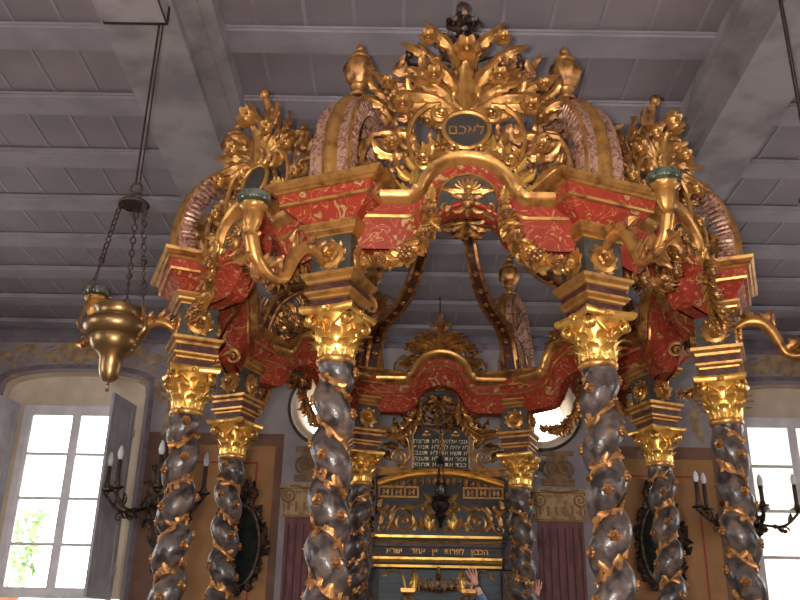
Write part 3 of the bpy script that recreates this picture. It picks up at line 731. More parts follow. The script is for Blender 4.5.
# ---- crests
def make_crest(small):
    root = empty('crest', (0, 0, 0))
    k = 1.0
    def part(nm, fn, m=GOLD):
        b = MB(); fn(b); return b.build(nm, m, root)
    # gilt rays following the arch
    def rays(b):
        for q in range(21):
            x = -.275 + .55*q/20; z = lift(x); d = (lift(x+.004)-lift(x-.004))/.008
            d = max(-2.2, min(2.2, d)); nx, nz = -d/math.hypot(1, d), 1/math.hypot(1, d)
            b.leaf((x + nx*.04, z + nz*.04), math.atan2(nz, nx) + (.25 if x > 0 else -.25), .095, .055, 0, .10, lobes=1, seg=6, y0=-.05, relief=.4)
        for s in (-1, 1): b.leaf((s*.28, .03), R_(90 - s*75), .18, .08, s*.5, .2, y0=-.05)
    part('ray_border', rays, GOLDB)
    part('backing', lambda b: b.grid([[(x, -.04, lift(x)-.02), (x, -.045, lift(x)+.055)] for x in [-.31+.62*q/30 for q in range(31)]] ) or b.grid([[(x, -.02, lift(x)+.055), (x, -.02, lift(x)-.02)] for x in [-.31+.62*q/30 for q in range(31)]]) or b.grid([[(x, -.045, lift(x)+.055), (x, -.02, lift(x)+.055)] for x in [-.31+.62*q/30 for q in range(31)]]), TEAL)
    # cartouche
    def cart(b):
        n = 28; ring = [(.115*math.cos(t)*(1+.1*math.sin(t)), .35 + .098*math.sin(t)) for t in [2*math.pi*j/n for j in range(n)]]
        b.cap([(x, -.09, z) for x, z in ring]); b.grid([[(x, -.09, z) for x, z in ring], [(x, -.05, z) for x, z in ring]], I4, 0, True)
    ct = part('cartouche', cart, DARKCAV)
    b = MB(); n = 32; pts = [(.118*math.cos(t)*(1+.1*math.sin(t)), -.095, .35 + .10*math.sin(t)) for t in [2*math.pi*j/n for j in range(n+1)]]
    b.tube(pts, .013, 6)
    for s in (-1, 1): b.spiral((s*.07, .245), .035, 1.3, R_(0 if s > 0 else 180), -s, .012, y=-.1, n=14); b.leaf((s*.02, .47), R_(90-s*60), .1, .04, s*1.2, .2, y0=-.1)
    b.build('cartouche_frame', GOLD, ct)
    # scrolls (mirrored pairs)
    SCR = [((.13, .445), .050, 1.15, 90, -1, .019, [(.27, .19), (.30, .30), (.27, .42), (.20, .49)], -.08),
           ((.40, .30), .055, 1.1, 90, 1, .017, [(.30, .02), (.40, .0), (.50, .08), (.53, .22), (.48, .34)], -.05),
           ((.22, .20), .045, 1.1, 250, 1, .014, [(.12, .02), (.10, .10), (.13, .15)], -.06),
           ((.36, .52), .045, 1.1, 90, -1, .013, [(.28, .36), (.30, .48)], -.03)]
    if not small: SCR += [((.22, .66), .045, 1.1, 90, -1, .014, [(.10, .50), (.14, .62)], -.04), ((.49, .10), .045, 1.1, 180, -1, .016, [(.38, -.06), (.41, -.0)], -.02)]
    for c, r0, tu, a0, sg, ww, lead, yy in SCR:
        for s in (-1, 1):
            f = MB(); f.spiral(c, r0, tu, R_(a0), sg, ww, I4, lead=[tuple((p.x, p.z)) for p in bez([(q[0], 0, q[1]) for q in lead], 5)], y=yy, n=18, r1=.30)
            g = MB(); g.add(f.v, f.f, Matrix.Scale(s, 4, (1, 0, 0))); g.build('scroll', GOLD2 if yy > -.06 else GOLD, root)
    # acanthus spray: (x, z, angle, length, width, bend, curl, y)
    LV = [(.03, .46, 98, .33, .10, -1.3, .22, -.09), (.04, .46, 74, .38, .11, -1.7, .22, -.09), (.05, .46, 52, .40, .11, -1.6, .22, -.08), (.06, .45, 32, .40, .10, -1.1, .22, -.07),
          (.07, .44, -2, .34, .09, 1.3, .2, -.06), (.26, .34, 35, .22, .09, -1.6, .25, -.03), (.30, .28, -40, .22, .09, 1.6, .2, -.02), (.02, .24, 20, .20, .08, -1.4, .2, -.06), (.14, .12, 40, .2, .07, 1.4, .2, -.05),
          (.12, .60, 80, .26, .09, -1.8, .25, -.03), (.36, .08, 70, .22, .08, -1.4, .2, -.02), (.28, .50, 70, .2, .08, -1.8, .25, -.02), (.20, .22, 120, .16, .07, 1.2, .2, -.04)]
    if not small: LV += [(.05, .76, 100, .28, .09, -1.6, .25, -.02), (.14, .72, 86, .32, .09, -1.9, .22, -.01), (.26, .58, 50, .30, .09, -1.0, .25, -.01), (.38, .45, 80, .24, .09, -1.6, .2, 0), (.10, .88, 80, .22, .08, -1.3, .3, 0), (.40, .60, 10, .16, .06, .9, .3, 0)]
    for x, z, a, L, W, be, cu, y in LV:
        for s in (-1, 1):
            f = MB(); f.leaf((x, z), R_(a), L, W*.84, be*1.15, cu, y0=y, lobes=5, seg=18)
            g = MB(); g.add(f.v, f.f, Matrix.Scale(s, 4, (1, 0, 0))); g.build('acanthus_leaf', GOLD, root)
    f = MB(); f.leaf((0, .46), R_(90), .30, .12, 0, .2, y0=-.10); f.build('acanthus_leaf', GOLD, root)
    rnd = random.Random(17)
    for s in (-1, 1):
        f = MB()
        for q in range(48 if small else 70):
            x = rnd.uniform(.06, .42); z = rnd.uniform(.06, .66 if small else .86) * (1 - .3 * x)
            f.leaf((x, z), rnd.uniform(0, math.pi*1.2), rnd.uniform(.08, .14), rnd.uniform(.04, .055), rnd.uniform(-2, 2), .3, y0=rnd.uniform(-.05, .02), lobes=3, seg=7)
            if q % 4 == 0: f.ball((x, -.06, z), .016, n=6)
        g = MB(); g.add(f.v, f.f, Matrix.Scale(s, 4, (1, 0, 0))); g.build('carved_foliage', GOLD2, root)
    FL = [(.17, .62, .058, -.15), (.33, .47, .058, -.12), (.38, .27, .044, -.09)]
    top = [(0, .76, .078, -.17)]
    if not small: FL += [(.20, .88, .05, -.10), (.41, .62, .042, -.08)]
    for x, z, r, y in FL:
        for s in (-1, 1):
            f = MB(); f.flower((0, 0, 0), r, pet=6, th=.5); o = f.build('flower', GOLD, root); o.location = (s*x, y, z)
    for x, z, r, y in top:
        f = MB(); f.flower((0, 0, 0), r, pet=6, th=.6); o = f.build('flower', GOLD, root); o.location = (x, y, z)
    if small:
        f = MB(); f.leaf((0, .74), R_(90), .24, .10, 0, .15, y0=-.05); f.leaf((.02, .74), R_(65), .2, .08, -.6, .2, y0=-.04); f.leaf((-.02, .74), R_(115), .2, .08, .6, .2, y0=-.04); f.ball((0, -.08, .97), .035); f.build('tip_leaf', GOLD2, root)
    else:                                         # dark branches with knobs behind the gilt spray
        def br(b):
            for s in (-1, 1):
                S = Matrix.Scale(s, 4, (1, 0, 0))
                for pts in ([(.0, .1, .80), (.10, .12, .90), (.24, .12, .86), (.30, .1, .84)], [(.05, .1, .60), (.20, .14, .74), (.36, .14, .74), (.46, .12, .69)], [(.15, .1, .6), (.30, .12, .58), (.40, .12, .60)]):
                    P = bez(pts, 5); b.tube(P, .018, 7, S); b.ball(P[-1] + Vector((.02, 0, .02)), .030, S, n=10)
                b.ball((.30, .12, .93), .026, S, n=10); b.ball((.14, .1, .98), .024, S, n=10)
        part('knobbed_branches', br, BRONZE)
        def dark_top(b):
            for q in range(7): b.leaf((0, .84), R_(90 + (q-3)*26), .20, .09, 0, .2, TR(0, .09, 0), seg=7)
            b.tube([(0, .1, .7), (0, .1, 1.1)], .02)
            for x, z in ((0, 1.02), (-.09, .98), (.09, .98), (0, 1.12), (-.055, 1.08), (.055, 1.08)): b.flower((x, .06, z), .05, pet=5, th=.5)
            b.ball((0, .08, 1.2), .04)
        part('dark_bouquet', dark_top, BRONZE)
    return root
big = make_crest(False); sm = make_crest(True); index_kids()
ZCR = Z0 + .25
def face_pos(f, out): a = R_(45*f); return (CX + (AP+out)*math.sin(a), CY - (AP+out)*math.cos(a))
x, y = face_pos(0, .06); big.scale = (1.04, 1, 1.12); big.location = (x, y, ZCR); tag(big, 'tall gilt flower and scroll crest with dark cartouche over the front arch of the canopy', 'crest', 'carved crests over the canopy arches')
text_mesh('lettering', 'םכאל', .075, GOLD, [c for c in big.children if c.name.startswith('cartouche')][0], (0, -.092, .35), squash=1.1)
for f in range(1, 8):
    o = sm if f == 1 else copy_tree(sm); x, y = face_pos(f, .04); s = {1: .96, 7: .96, 4: .62, 3: .7, 5: .7}.get(f, .85)
    o.location = (x, y, ZCR); o.rotation_euler = (0, 0, R_(45*f) + (math.pi if f == 4 else 0)); o.scale = (1, 1, 1) if s > .9 else (s * 1.2, 1, s)
    tag(o, 'smaller gilt flower crest over the arch on the %s' % FN[f], 'crest', 'carved crests over the canopy arches')
# ---- candle arms on the outward faces of the near blocks
def make_arm():
    root = empty('candle_arm', (0, 0, 0))
    P = bez([(0, -.115, 3.58), (.0, -.19, 3.62), (.0, -.27, 3.61), (0, -.33, 3.53), (0, -.38, 3.41), (0, -.47, 3.39), (0, -.56, 3.45), (0, -.60, 3.55)], 5)
    b = MB(); b.tube(P, [.021 + .016*abs(math.sin(i*.14)) for i in range(len(P))], 8, up=(1, 0, 0)); b.build('arm', GOLD, root)
    b = MB(); X = RZ(R_(90))
    b.spiral((-.24, 3.47), .05, 1.5, R_(60), 1, .013, X.inverted(), n=18); b.build('arm_scroll', GOLD2, root)
    for (y, z, an, L) in ((-.33, 3.58, 40, .13), (-.38, 3.42, 160, .13), (-.46, 3.39, 200, .12), (-.58, 3.46, 220, .12), (-.30, 3.60, 120, .1), (-.57, 3.43, 300, .1), (-.22, 3.61, 60, .11), (-.42, 3.40, 100, .12), (-.51, 3.41, 60, .12), (-.60, 3.50, 80, .09)):
        for s in (-.4, .4): b = MB(); b.leaf((0, 0), R_(an), L, .06, s*2, .2, TR(0, y, z) @ RZ(R_(90) + s), seg=7); b.build('arm_leaf', GOLD2, root)
    C = TR(0, -.60, 3.53)
    b = MB(); b.lathe([(.012, 0), (.03, .02), (.022, .045), (.03, .06), (.042, .09), (.048, .14), (.04, .15), (.062, .165), (.066, .18), (.05, .19)], 18, C, mod=lambda r, t, z: r*(1+.06*math.cos(9*t))); b.build('candle_cup', GOLD, root)
    b = MB(); b.lathe([(.05, .19), (.076, .195), (.080, .205), (.078, .235), (.07, .237), (.03, .225)], 32, C, mod=lambda r, t, z: r*(1+.03*math.cos(16*t))); b.build('drip_pan', GREENG, root)
    b = MB(); b.lathe([(.02, .225), (.02, .262), (.012, .268)], 12, C); b.build('candle_socket', MAROON, root)
    return root
pa = make_arm(); index_kids()
for n, (i, lab, da, dz) in enumerate(((0, 'gilt candle arm with green drip pan on the front left column block', -18, -.16), (1, 'gilt candle arm with green drip pan on the front right column block', 2, -.06), (7, 'gilt scrolled candle arm behind the hanging brass lamp', 0, -.18), (2, 'gilt scrolled candle arm reaching out of the picture on the right', 8, -.10))):
    o = pa if n == 0 else copy_tree(pa); x, y = cpos(i); o.location = (x, y, dz); o.rotation_euler = (0, 0, cang(i) + R_(da)); tag(o, lab, 'candle arm', 'candle arms on the column blocks')

# ============================================================ HANGING LAMPS
def chain(b, p0, p1, link=.045, r=.005, T=I4):
    p0 = Vector(p0); p1 = Vector(p1); L = (p1-p0).length; n = max(1, int(L/(link*.8))); d = (p1-p0).normalized()
    q = Vector((0, 0, 1)).rotation_difference(d).to_matrix().to_4x4()
    for i in range(n):
        c = p0.lerp(p1, (i+.5)/n); X = T @ Matrix.Translation(c) @ q @ RZ(R_(90)*(i % 2))
        pts = [(.32*link*math.cos(t), 0, .5*link*math.sin(t)) for t in [2*math.pi*j/8 for j in range(9)]]
        b.tube(pts, r, 5, X)
def make_lamp():
    root = empty('hanging_brass_lamp', (0, 0, 0))
    b = MB(); b.tube([(-.007, 0, 3.93), (-.007, 0, 5.375)], .006, 6); b.tube([(.012, .01, 3.93), (.012, .01, 5.375)], .004, 6)
    b.tube([(.03*math.cos(t), 0, 3.90+.03*math.sin(t)) for t in [2*math.pi*j/12 for j in range(13)]], .006, 6); b.tube([(.022*math.cos(t)+.01, .0, 3.855+.022*math.sin(t)) for t in [2*math.pi*j/12 for j in range(13)]], .005, 6)
    b.build('hanging_rod', IRON, root)
    b = MB(); b.lathe([(.02, 3.83), (.07, 3.815), (.085, 3.80), (.08, 3.79), (.02, 3.80)], 24); b.build('top_plate', IRON, root)
    zr = 3.17
    for k in range(3):
        a = R_(95 + 120*k); e = (.165*math.cos(a), .165*math.sin(a), zr); s = (.07*math.cos(a), .07*math.sin(a), 3.79)
        m = tuple(s[i]*.42 + e[i]*.58 for i in range(3)); b = MB(); chain(b, s, m, .042, .0042); 
        b.lathe([(.004, -.02), (.018, -.005), (.018, .005), (.004, .02)], 10, Matrix.Translation(m)); chain(b, m, tuple(m[i]*.55+e[i]*.45 for i in range(3)), .022, .003)
        mm = tuple(m[i]*.55+e[i]*.45 for i in range(3)); b.tube([mm, e], .003, 5)
        X = Matrix.Translation(tuple(m[i]*.4+e[i]*.6 for i in range(3))); b.tube([(0, 0, .05), (.016, 0, .02), (.006, 0, 0), (.016, 0, -.02), (0, 0, -.05), (-.016, 0, -.02), (-.006, 0, 0), (-.016, 0, .02), (0, 0, .05)], .003, 5, X)
        b.build('chain', IRON, root)
        h = MB(); h.tube(bez([(.155*math.cos(a), .155*math.sin(a), 3.02), (.19*math.cos(a), .19*math.sin(a), 3.06), (.175*math.cos(a), .175*math.sin(a), 3.12), (.165*math.cos(a), .165*math.sin(a), zr+.01)], 4), .009, 6)
        for q in range(4): h.ball(((.165-.012*q)*math.cos(a), (.165-.012*q)*math.sin(a), 3.03-.028*q), .012, n=6)
        h.build('handle', BRASS, root)
    b = MB(); b.lathe([(.095, 3.145), (.118, 3.15), (.120, 3.14), (.112, 3.11), (.108, 3.085), (.125, 3.07)][::-1], 40)
    b2 = MB(); b2.lathe([(.028, 2.80), (.045, 2.82), (.055, 2.86), (.058, 2.92), (.064, 2.925), (.066, 2.935), (.095, 2.955), (.114, 2.985), (.122, 3.02), (.119, 3.027), (.142, 3.04), (.158, 3.062), (.163, 3.085), (.156, 3.108), (.132, 3.125), (.104, 3.135), (.099, 3.148), (.110, 3.17), (.124, 3.185), (.120, 3.188), (.098, 3.155)], 44)
    b2.build('bowl', BRASS, root)
    b = MB(); b.lathe([(.004, 2.745), (.010, 2.75), (.005, 2.765), (.010, 2.775), (.005, 2.785), (.012, 2.80), (.03, 2.82)], 12); b.build('pendant_knob', BRASS, root)
    return root
lp = make_lamp(); index_kids()
lp.scale = (1.07,)*3; lp.location = (-1.585, 4.66, -.07); tag(lp, 'big-bellied brass hanging lamp on iron chains left of the canopy', 'hanging lamp', 'brass lamps hanging on iron chains')
l2 = copy_tree(lp); l2.location = (2.30, 4.5, -.047); tag(l2, 'brass hanging lamp at the right edge with only its iron rod and chains in view', 'hanging lamp', 'brass lamps hanging on iron chains')

# ============================================================ WALL SCONCES AND MIRRORS
def make_sconce(dirs):
    root = empty('wall_candelabrum', (0, 0, 0))
    b = MB(); n = 24; ring = [(.17*math.cos(t)*(1+.15*math.cos(4*t)), .42*math.sin(t)*(1+.05*math.cos(6*t))) for t in [2*math.pi*j/n for j in range(n)]]
    b.cap([(x, -.04, z) for x, z in ring]); b.grid([[(x, -.04, z) for x, z in ring], [(x*1.05, 0, z*1.03) for x, z in ring]], I4, 0, True); b.build('back_plate', BRONZE, root)
    b = MB()
    for a in range(0, 360, 30): b.leaf((.1*math.cos(R_(a)), .30*math.sin(R_(a))), R_(a), .14, .09, .8, .2, y0=-.04)
    b.leaf((0, -.38), R_(-90), .22, .1, 0, .1, y0=-.04); b.leaf((0, .36), R_(90), .22, .12, 0, .15, y0=-.04); b.flower((0, -.06, .0), .08, pet=6); b.ball((0, -.05, -.62), .035)
    b.build('carved_leaves', BRONZE, root)
    for (dx, dy, dz, h) in dirs:
        P = bez([(0, -.06, 0), (dx*.35, dy*.5, -.10), (dx*.7, dy*.85, -.13), (dx, dy, .0)], 6)
        a = MB(); a.tube(P, .016, 7)
        for t in (5, 10, 14): a.leaf((0, 0), R_(60 if t != 10 else -60), .12, .06, 1, .2, Matrix.Translation(P[t]))
        a.ball(P[9], .03); a.spiral((.0, .0), .05, 1.3, R_(0), 1, .01, Matrix.Translation(P[12] + Vector((0, 0, -.06))), n=14)
        ar = a.build('branch', BRONZE, root)
        T = TR(dx, dy, 0)
        c = MB(); c.lathe([(.012, 0), (.03, .01), (.03, .03), (.07, .045), (.075, .06), (.04, .06), (.03, .09), (.036, .10)], 14, T, mod=lambda r, t, z: r*(1+.08*math.cos(7*t))); c.build('drip_pan', BRONZE, ar)
        c = MB(); c.lathe([(.024, .10), (.024, .10+h), (.018, .105+h)], 12, T); cs = c.build('candle_sleeve', CANDLE, ar)
        c = MB(); c.lathe([(.016, .10+h), (.030, .125+h), (.036, .155+h), (.028, .195+h), (.010, .235+h)], 12, T); c.build('candle_bulb', BULB, cs)
    return root
s1 = make_sconce([(-.52, -.42, 0, .17), (-.36, -.62, 0, .2), (.10, -.7, .0, .24), (.40, -.5, 0, .2), (.52, -.32, 0, .2)])
s1.scale = (1.1, 1, 1.3); s1.location = (-2.98, WY - .03, 3.42); tag(s1, 'dark carved wall candelabrum with candle bulbs beside the left window', 'wall lamp', 'dark wall candelabra')
b = MB(); b.tube([(0, -.05, .3), (.02, -.09, .9), (.03, -.05, 1.25)], .018); b.lathe([(.05, 1.20), (.05, 1.26)], 10, TR(.03, -.04, 0)); b.build('hanging_bar', IRON, s1)
s2 = make_sconce([(-.70, -.55, 0, .24), (-.56, -.4, 0, .25), (-.42, -.7, 0, .16), (.0, -.7, 0, .18), (.08, -.5, .0, .16), (.48, -.5, 0, .24)])
s2.location = (4.20, WY - .03, 3.34); tag(s2, 'dark wall candelabrum with white candle bulbs in front of the right window edge', 'wall lamp', 'dark wall candelabra')
def make_mirror():
    root = empty('oval_mirror', (0, 0, 0))
    b = MB(); n = 36; ring = [(.24*math.cos(2*math.pi*j/n), .48*math.sin(2*math.pi*j/n)) for j in range(n)]
    b.cap([(x, -.02, z) for x, z in ring]); b.grid([[(x, -.02, z) for x, z in ring], [(x, 0, z) for x, z in ring]], I4, 0, True)
    b.build('dark_plate', mat('dark_mirror_plate', (20, 24, 22), (34, 36, 30), .8, 0, 8, spec=.1), root)
    b = MB(); b.tube([(x, -.03, z) for x, z in ring + ring[:1]], .03, 7)
    rr = random.Random(2)
    for a in range(0, 360, 9): b.leaf((.23*math.cos(R_(a)), .47*math.sin(R_(a))), R_(a) + rr.uniform(-.7, .7), rr.uniform(.10, .17), .12, rr.uniform(-1.5, 1.5), .2, y0=-.03 + rr.uniform(-.02, .01), seg=7)
    for s in (-1, 1): b.spiral((s*.1, .62), .08, 1.4, R_(90), -s, .02, y=-.03); b.leaf((s*.04, .62), R_(90-s*30), .2, .1, 0, .2, y0=-.03)
    b.leaf((0, .6), R_(90), .26, .12, 0, .2, y0=-.03); b.flower((0, -.05, .60), .06)
    b.build('carved_frame', BRONZE, root)
    return root
m1 = make_mirror(); index_kids(); m1.location = (-1.97, WY - .012, 2.92); tag(m1, 'dark oval mirror in carved frame between the two left columns', 'mirror', 'dark oval mirrors on the ochre panels')
m2 = copy_tree(m1); m2.location = (3.17, WY - .012, 3.02); tag(m2, 'dark oval mirror in carved frame behind the far right column', 'mirror', 'dark oval mirrors on the ochre panels')

# ============================================================ THE ARK
AX, AY = .44, 10.4
root = empty('gilded_ark', (AX, AY, 0), label='dark green and gilt carved ark with tablets, standing behind the canopy', cat='ark')
def part(nm, fn, m=GOLDD, par=None, smooth=True, ang=40):
    b = MB(); fn(b); return b.build(nm, m, par or root, smooth=smooth, ang=ang)
def Sx(s): return Matrix.Scale(s, 4, (1, 0, 0))
part('body', lambda b: (b.box(-.80, .86, .1, .95, 0, 2.60), b.box(-.72, .78, .12, .8, 2.82, 3.60)), DARKCAV, smooth=False)
part('door', lambda b: (b.box(-.68, .66, .05, .1, .5, 2.58),), DOORT, smooth=False)
for x in (-.36, .30):
    c = part('small_column', lambda b: (b.lathe([(.05, .5), (.05, 2.12), (.06, 2.14), (.05, 2.16)], 16, TR(x, -.02, 0), mod=lambda r, t, z: r*(1+.06*math.cos(8*t))), b.square([(.05, 2.3, 0), (.075, 2.33, 0), (.08, 2.37, 0)], TR(x, -.02, 0))), GOLD)
    part('column_capital', lambda b: [b.leaf((0, 2.14), R_(90), .17, .07, 0, .3, TR(x, -.02, 0) @ RZ(R_(45*k)) @ TR(0, -.05, 0)) for k in range(8)], GOLD, c)
for s in (-1, 1):
    part('arch_moulding', lambda b: (b.tube(bez([(-.03 + s*.62, -.03, 2.50), (-.03 + s*.50, -.03, 2.57), (-.03+s*.40, -.03, 2.52), (-.03+s*.355, -.03, 2.36)], 6), .013, 6), b.spiral((-.03+s*.60, 2.50), .03, 1.3, R_(90), s, .01, y=-.03, n=12)), GOLD)
    part('leaf_bracket', lambda b: (b.leaf((-.03+s*.26, 2.36), R_(90 + s*6), .24, .10, -s*.3, .25), b.leaf((-.03+s*.30, 2.40), R_(90+s*30), .12, .06, -s*1, .2)), GOLDB)
def crown_low(b):
    b.tube([(-.26, -.04, 2.38), (-.03, -.12, 2.34), (.20, -.04, 2.38)], .022, 6)
    for q in range(7):
        x = -.24 + q*.07; b.leaf((x, 2.38), R_(90), .10, .05, 0, .1, y0=-.09, seg=6); b.ball((x, -.12, 2.36), .015, n=6)
    b.lathe([(.02, 2.46), (.035, 2.50), (.015, 2.54), (.02, 2.60)], 10, TR(-.03, -.09, 0))
part('crown_ornament', crown_low, GOLDD)
def frieze(b):
    P = [(-.02, 2.80, 1), (.0, 2.80, 0), (.0, 2.84, 0)]
    prof = [(0, 2.59, 0), (.05, 2.595, 0), (.055, 2.62, 0), (.04, 2.625, 1), (.045, 2.64, 1), (.075, 2.645, 0), (.09, 2.675, 0), (.09, 2.70, 0), (.06, 2.71, 0), (.055, 2.72, 1), (.055, 2.81, 1), (.07, 2.815, 2), (.08, 2.855, 2), (.085, 2.86, 0), (.10, 2.875, 0), (.085, 2.88, 1), (.09, 2.90, 1), (.12, 2.905, 0), (.125, 2.93, 0), (.0, 2.94, 0)]
    rows = []
    for x in (-.76, .67): rows.append([(x, -p[0], p[1]) for p in prof])
    b.grid(rows, I4, 0, False, [p[2] for p in prof[1:]])
    b.grid([[(.67, -p[0], p[1]) for p in prof], [(.67 + (p[0]), .02, p[1]) for p in prof], [(.84, .12-p[0]*.2, p[1]) for p in prof]], I4, 0, False, [2 if p[2] == 0 else 1 for p in prof[1:]])
    b.box(-.76, .84, 0, .12, 2.59, 2.94, mi=1)
fr = part('inscribed_frieze', frieze, [GOLDB, DARKCAV, MAROON], ang=25)
text_mesh('inscription', 'ארשי    דחא   ןיי   תורפל   ןובכה', .088, GOLD, fr, (-.04, -.058, 2.765), squash=.98)
text_mesh('inscription', 'תא', .08, GOLDD, fr, (.76, .06, 2.765))
UZ = 2.95
def upper(b):
    b.box(-.74, .74, .02, .14, UZ, 3.62)
part('scroll_field', upper, mat('dark_green_lacquer', (26, 26, 22), (38, 32, 24), .35, 0, 14), smooth=False)
for s in (-1, 1):
    part('foliage_scroll', lambda b: (b.spiral((s*.42, 3.10), .13, 1.7, R_(100 if s > 0 else 80), s*1, .018, lead=[(s*.10, 3.16), (s*.20, 3.28)], y=-.01), b.spiral((s*.66, 3.02), .06, 1.3, R_(180 if s > 0 else 0), s, .013, y=-.01, lead=[(s*.5, 3.24)])), GOLD)
    part('leaf_spray', lambda b: [b.leaf((s*x, z), R_(a if s > 0 else 180-a), L, .06, s*be, .15, y0=-.01, seg=7) for x, z, a, L, be in ((.05, 3.0, 60, .18, -1), (.12, 3.0, 30, .2, 1), (.3, 3.24, 20, .16, -1), (.55, 3.1, 80, .18, 1), (.2, 3.22, 100, .14, 1), (.62, 3.15, 60, .14, -1), (.68, 3.06, 100, .12, 0), (.2, 3.06, 0, .12, 1), (.3, 3.0, 90, .1, 1), (.10, 3.30, 70, .16, -1), (.16, 3.12, 100, .14, 1), (.50, 3.0, 60, .14, -1), (.46, 3.26, -20, .16, -1), (.60, 3.28, -60, .14, 1), (.34, 3.14, -40, .12, 1), (.06, 3.18, 60, .14, -1), (.70, 3.25, 90, .10, 1))], GOLD)
    part('gilt_tulip', lambda b: [b.leaf((s*.13, 3.02), R_(90+q*32), .12, .05, 0, .2, y0=-.04, seg=6) for q in (-1, 0, 1)], GOLDB)
    def bal(b):
        b.box(min(s*.26, s*.70), max(s*.26, s*.70), -.03, .02, 3.36, 3.48, mi=1)
        for q in (3.365, 3.475): b.box(min(s*.25, s*.71), max(s*.25, s*.71), -.045, -.02, q-.01, q+.01)
        for q in range(4): b.box(s*(.26+q*.147)-.01, s*(.26+q*.147)+.01, -.045, -.02, 3.37, 3.47)
        for q in range(3):
            c = s*(.333+q*.147); b.box(c-.035, c-.012, -.04, -.03, 3.39, 3.45); b.box(c+.012, c+.035, -.04, -.03, 3.39, 3.45); b.box(c-.012, c+.012, -.04, -.03, 3.413, 3.427)
    part('balustrade_panel', bal, [GOLD, DARKCAV], smooth=False)
def arcbar(b):
    xs = [-.72 + 1.44*k/24 for k in range(25)]; z = lambda x: 3.64 - .14*(x/.72)**2
    b.grid([[(x, .02, z(x)-.03), (x, -.04, z(x)-.025), (x, -.055, z(x)-.01), (x, -.03, z(x)-.005), (x, -.03, z(x)+.015), (x, -.09, z(x)+.025), (x, -.085, z(x)+.045), (x, .05, z(x)+.05)] for x in xs])
part('arched_cornice', arcbar, GOLDB)
part('leaf_fringe', lambda b: [b.leaf((-.65 + q*.0722, 3.60 - .14*((-.65 + q*.0722)/.72)**2), R_(-90), .085, .05, 0, .04, y0=-.01, seg=6) for q in range(19)], GOLDD)
LET = mat('pale_gilt_lettering', (232, 214, 170), None, .4, .2)
def tablet(s):
    def f(b):
        n = 12; x0, x1 = (-.325, -.01) if s < 0 else (.01, .325); c = (x0+x1)/2; h = (x1-x0)/2
        ring = [(x0, 3.69), (x1, 3.69)] + [(c + h*math.cos(math.pi*i/n), 4.08 + .085*math.sin(math.pi*i/n)) for i in range(n+1)]
        b.cap([(x, -.03, z) for x, z in ring]); b.grid([[(x, -.03, z) for x, z in ring], [(x, .04, z) for x, z in ring]], I4, 0, True)
    t = part('stone_tablet', f, mat('slate_tablet', (46, 50, 54), (60, 62, 64), .4, 0, 10)); c = s*.168
    n = 12; h = .158; ring = [(c-h, 3.69), (c+h, 3.69)] + [(c + h*math.cos(math.pi*i/n), 4.08 + .085*math.sin(math.pi*i/n)) for i in range(n+1)] + [(c-h, 3.69)]
    part('tablet_frame', lambda b: (b.tube([(x, -.035, z) for x, z in ring], .012, 6), b.ball((c, -.04, 4.09), .035, sq=(1.4, .5, .8)), b.leaf((c, 4.07), R_(90), .07, .06, 0, .1, y0=-.04)), GOLD, t)
    L = ['חצרת אל', 'ףאנת אל', 'בנגת אל', 'הנעת אל', 'דמחת אל'] if s < 0 else ['ךיהלא יכנא', 'ךל היהי אל', 'תא אשת אל', 'תא רוכז', 'תא דבכ']
    for k, q in enumerate(L): text_mesh('lettering', q, .070, LET, t, (c, -.032, 4.01 - k*.068), squash=1.0 if s > 0 and k < 3 else 1.15)
tablet(-1); tablet(1)
for s in (-1, 1):
    part('side_volute', lambda b: (b.spiral((s*.50, 3.83), .11, 1.7, R_(-90), -s*1, .022, lead=[(s*.42, 4.12), (s*.37, 4.0), (s*.36, 3.85), (s*.42, 3.74)], y=-.02), b.box(min(s*.34, s*.72), max(s*.34, s*.72), .01, .04, 3.62, 3.72)), GOLD)
    part('carved_wing', lambda b: [b.leaf((s*x, z), R_(a if s > 0 else 180-a), L, .1, s*be, .15, y0=.0, seg=8) for x, z, a, L, be in ((.40, 3.95, 60, .3, -1), (.42, 4.1, 30, .25, 1), (.36, 4.15, 80, .3, -1), (.5, 3.95, 20, .2, -1), (.58, 3.8, 60, .2, -1.2))], GOLDD)
def crown(b):
    for s in (-1, 1):
        b.tube(bez([(s*.36, 0, 4.18), (s*.30, -.04, 4.40), (s*.20, -.05, 4.62), (s*.0, -.05, 4.74)], 6), .022, 6)
        b.spiral((s*.30, 4.28), .09, 1.5, R_(270), s, .02, y=-.03); b.spiral((s*.12, 4.42), .07, 1.4, R_(90), s, .018, y=-.05); b.spiral((s*.42, 4.18), .06, 1.4, R_(90), -s, .016, y=-.02)
        b.tube(bez([(s*.0, -.06, 4.56), (s*.10, -.06, 4.60), (s*.16, -.05, 4.55), (s*.13, -.05, 4.47)], 5), .014, 6)
    b.tube([(-.36, -.03, 4.18), (0, -.09, 4.16), (.36, -.03, 4.18)], .024, 6)
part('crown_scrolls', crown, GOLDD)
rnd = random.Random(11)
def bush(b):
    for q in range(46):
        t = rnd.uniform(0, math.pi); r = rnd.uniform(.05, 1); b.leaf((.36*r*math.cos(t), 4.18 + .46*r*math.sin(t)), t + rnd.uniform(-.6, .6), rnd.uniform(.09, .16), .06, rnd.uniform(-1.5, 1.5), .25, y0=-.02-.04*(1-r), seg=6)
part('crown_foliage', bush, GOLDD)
for x, z in ((0, 4.30), (0, 4.66), (-.16, 4.38), (.16, 4.38), (-.24, 4.24), (.24, 4.24), (0, 4.50)):
    f = MB(); f.flower((0, 0, 0), .045, pet=6, th=.5); o = f.build('flower', GOLD2, root); o.location = (x, -.09, z)
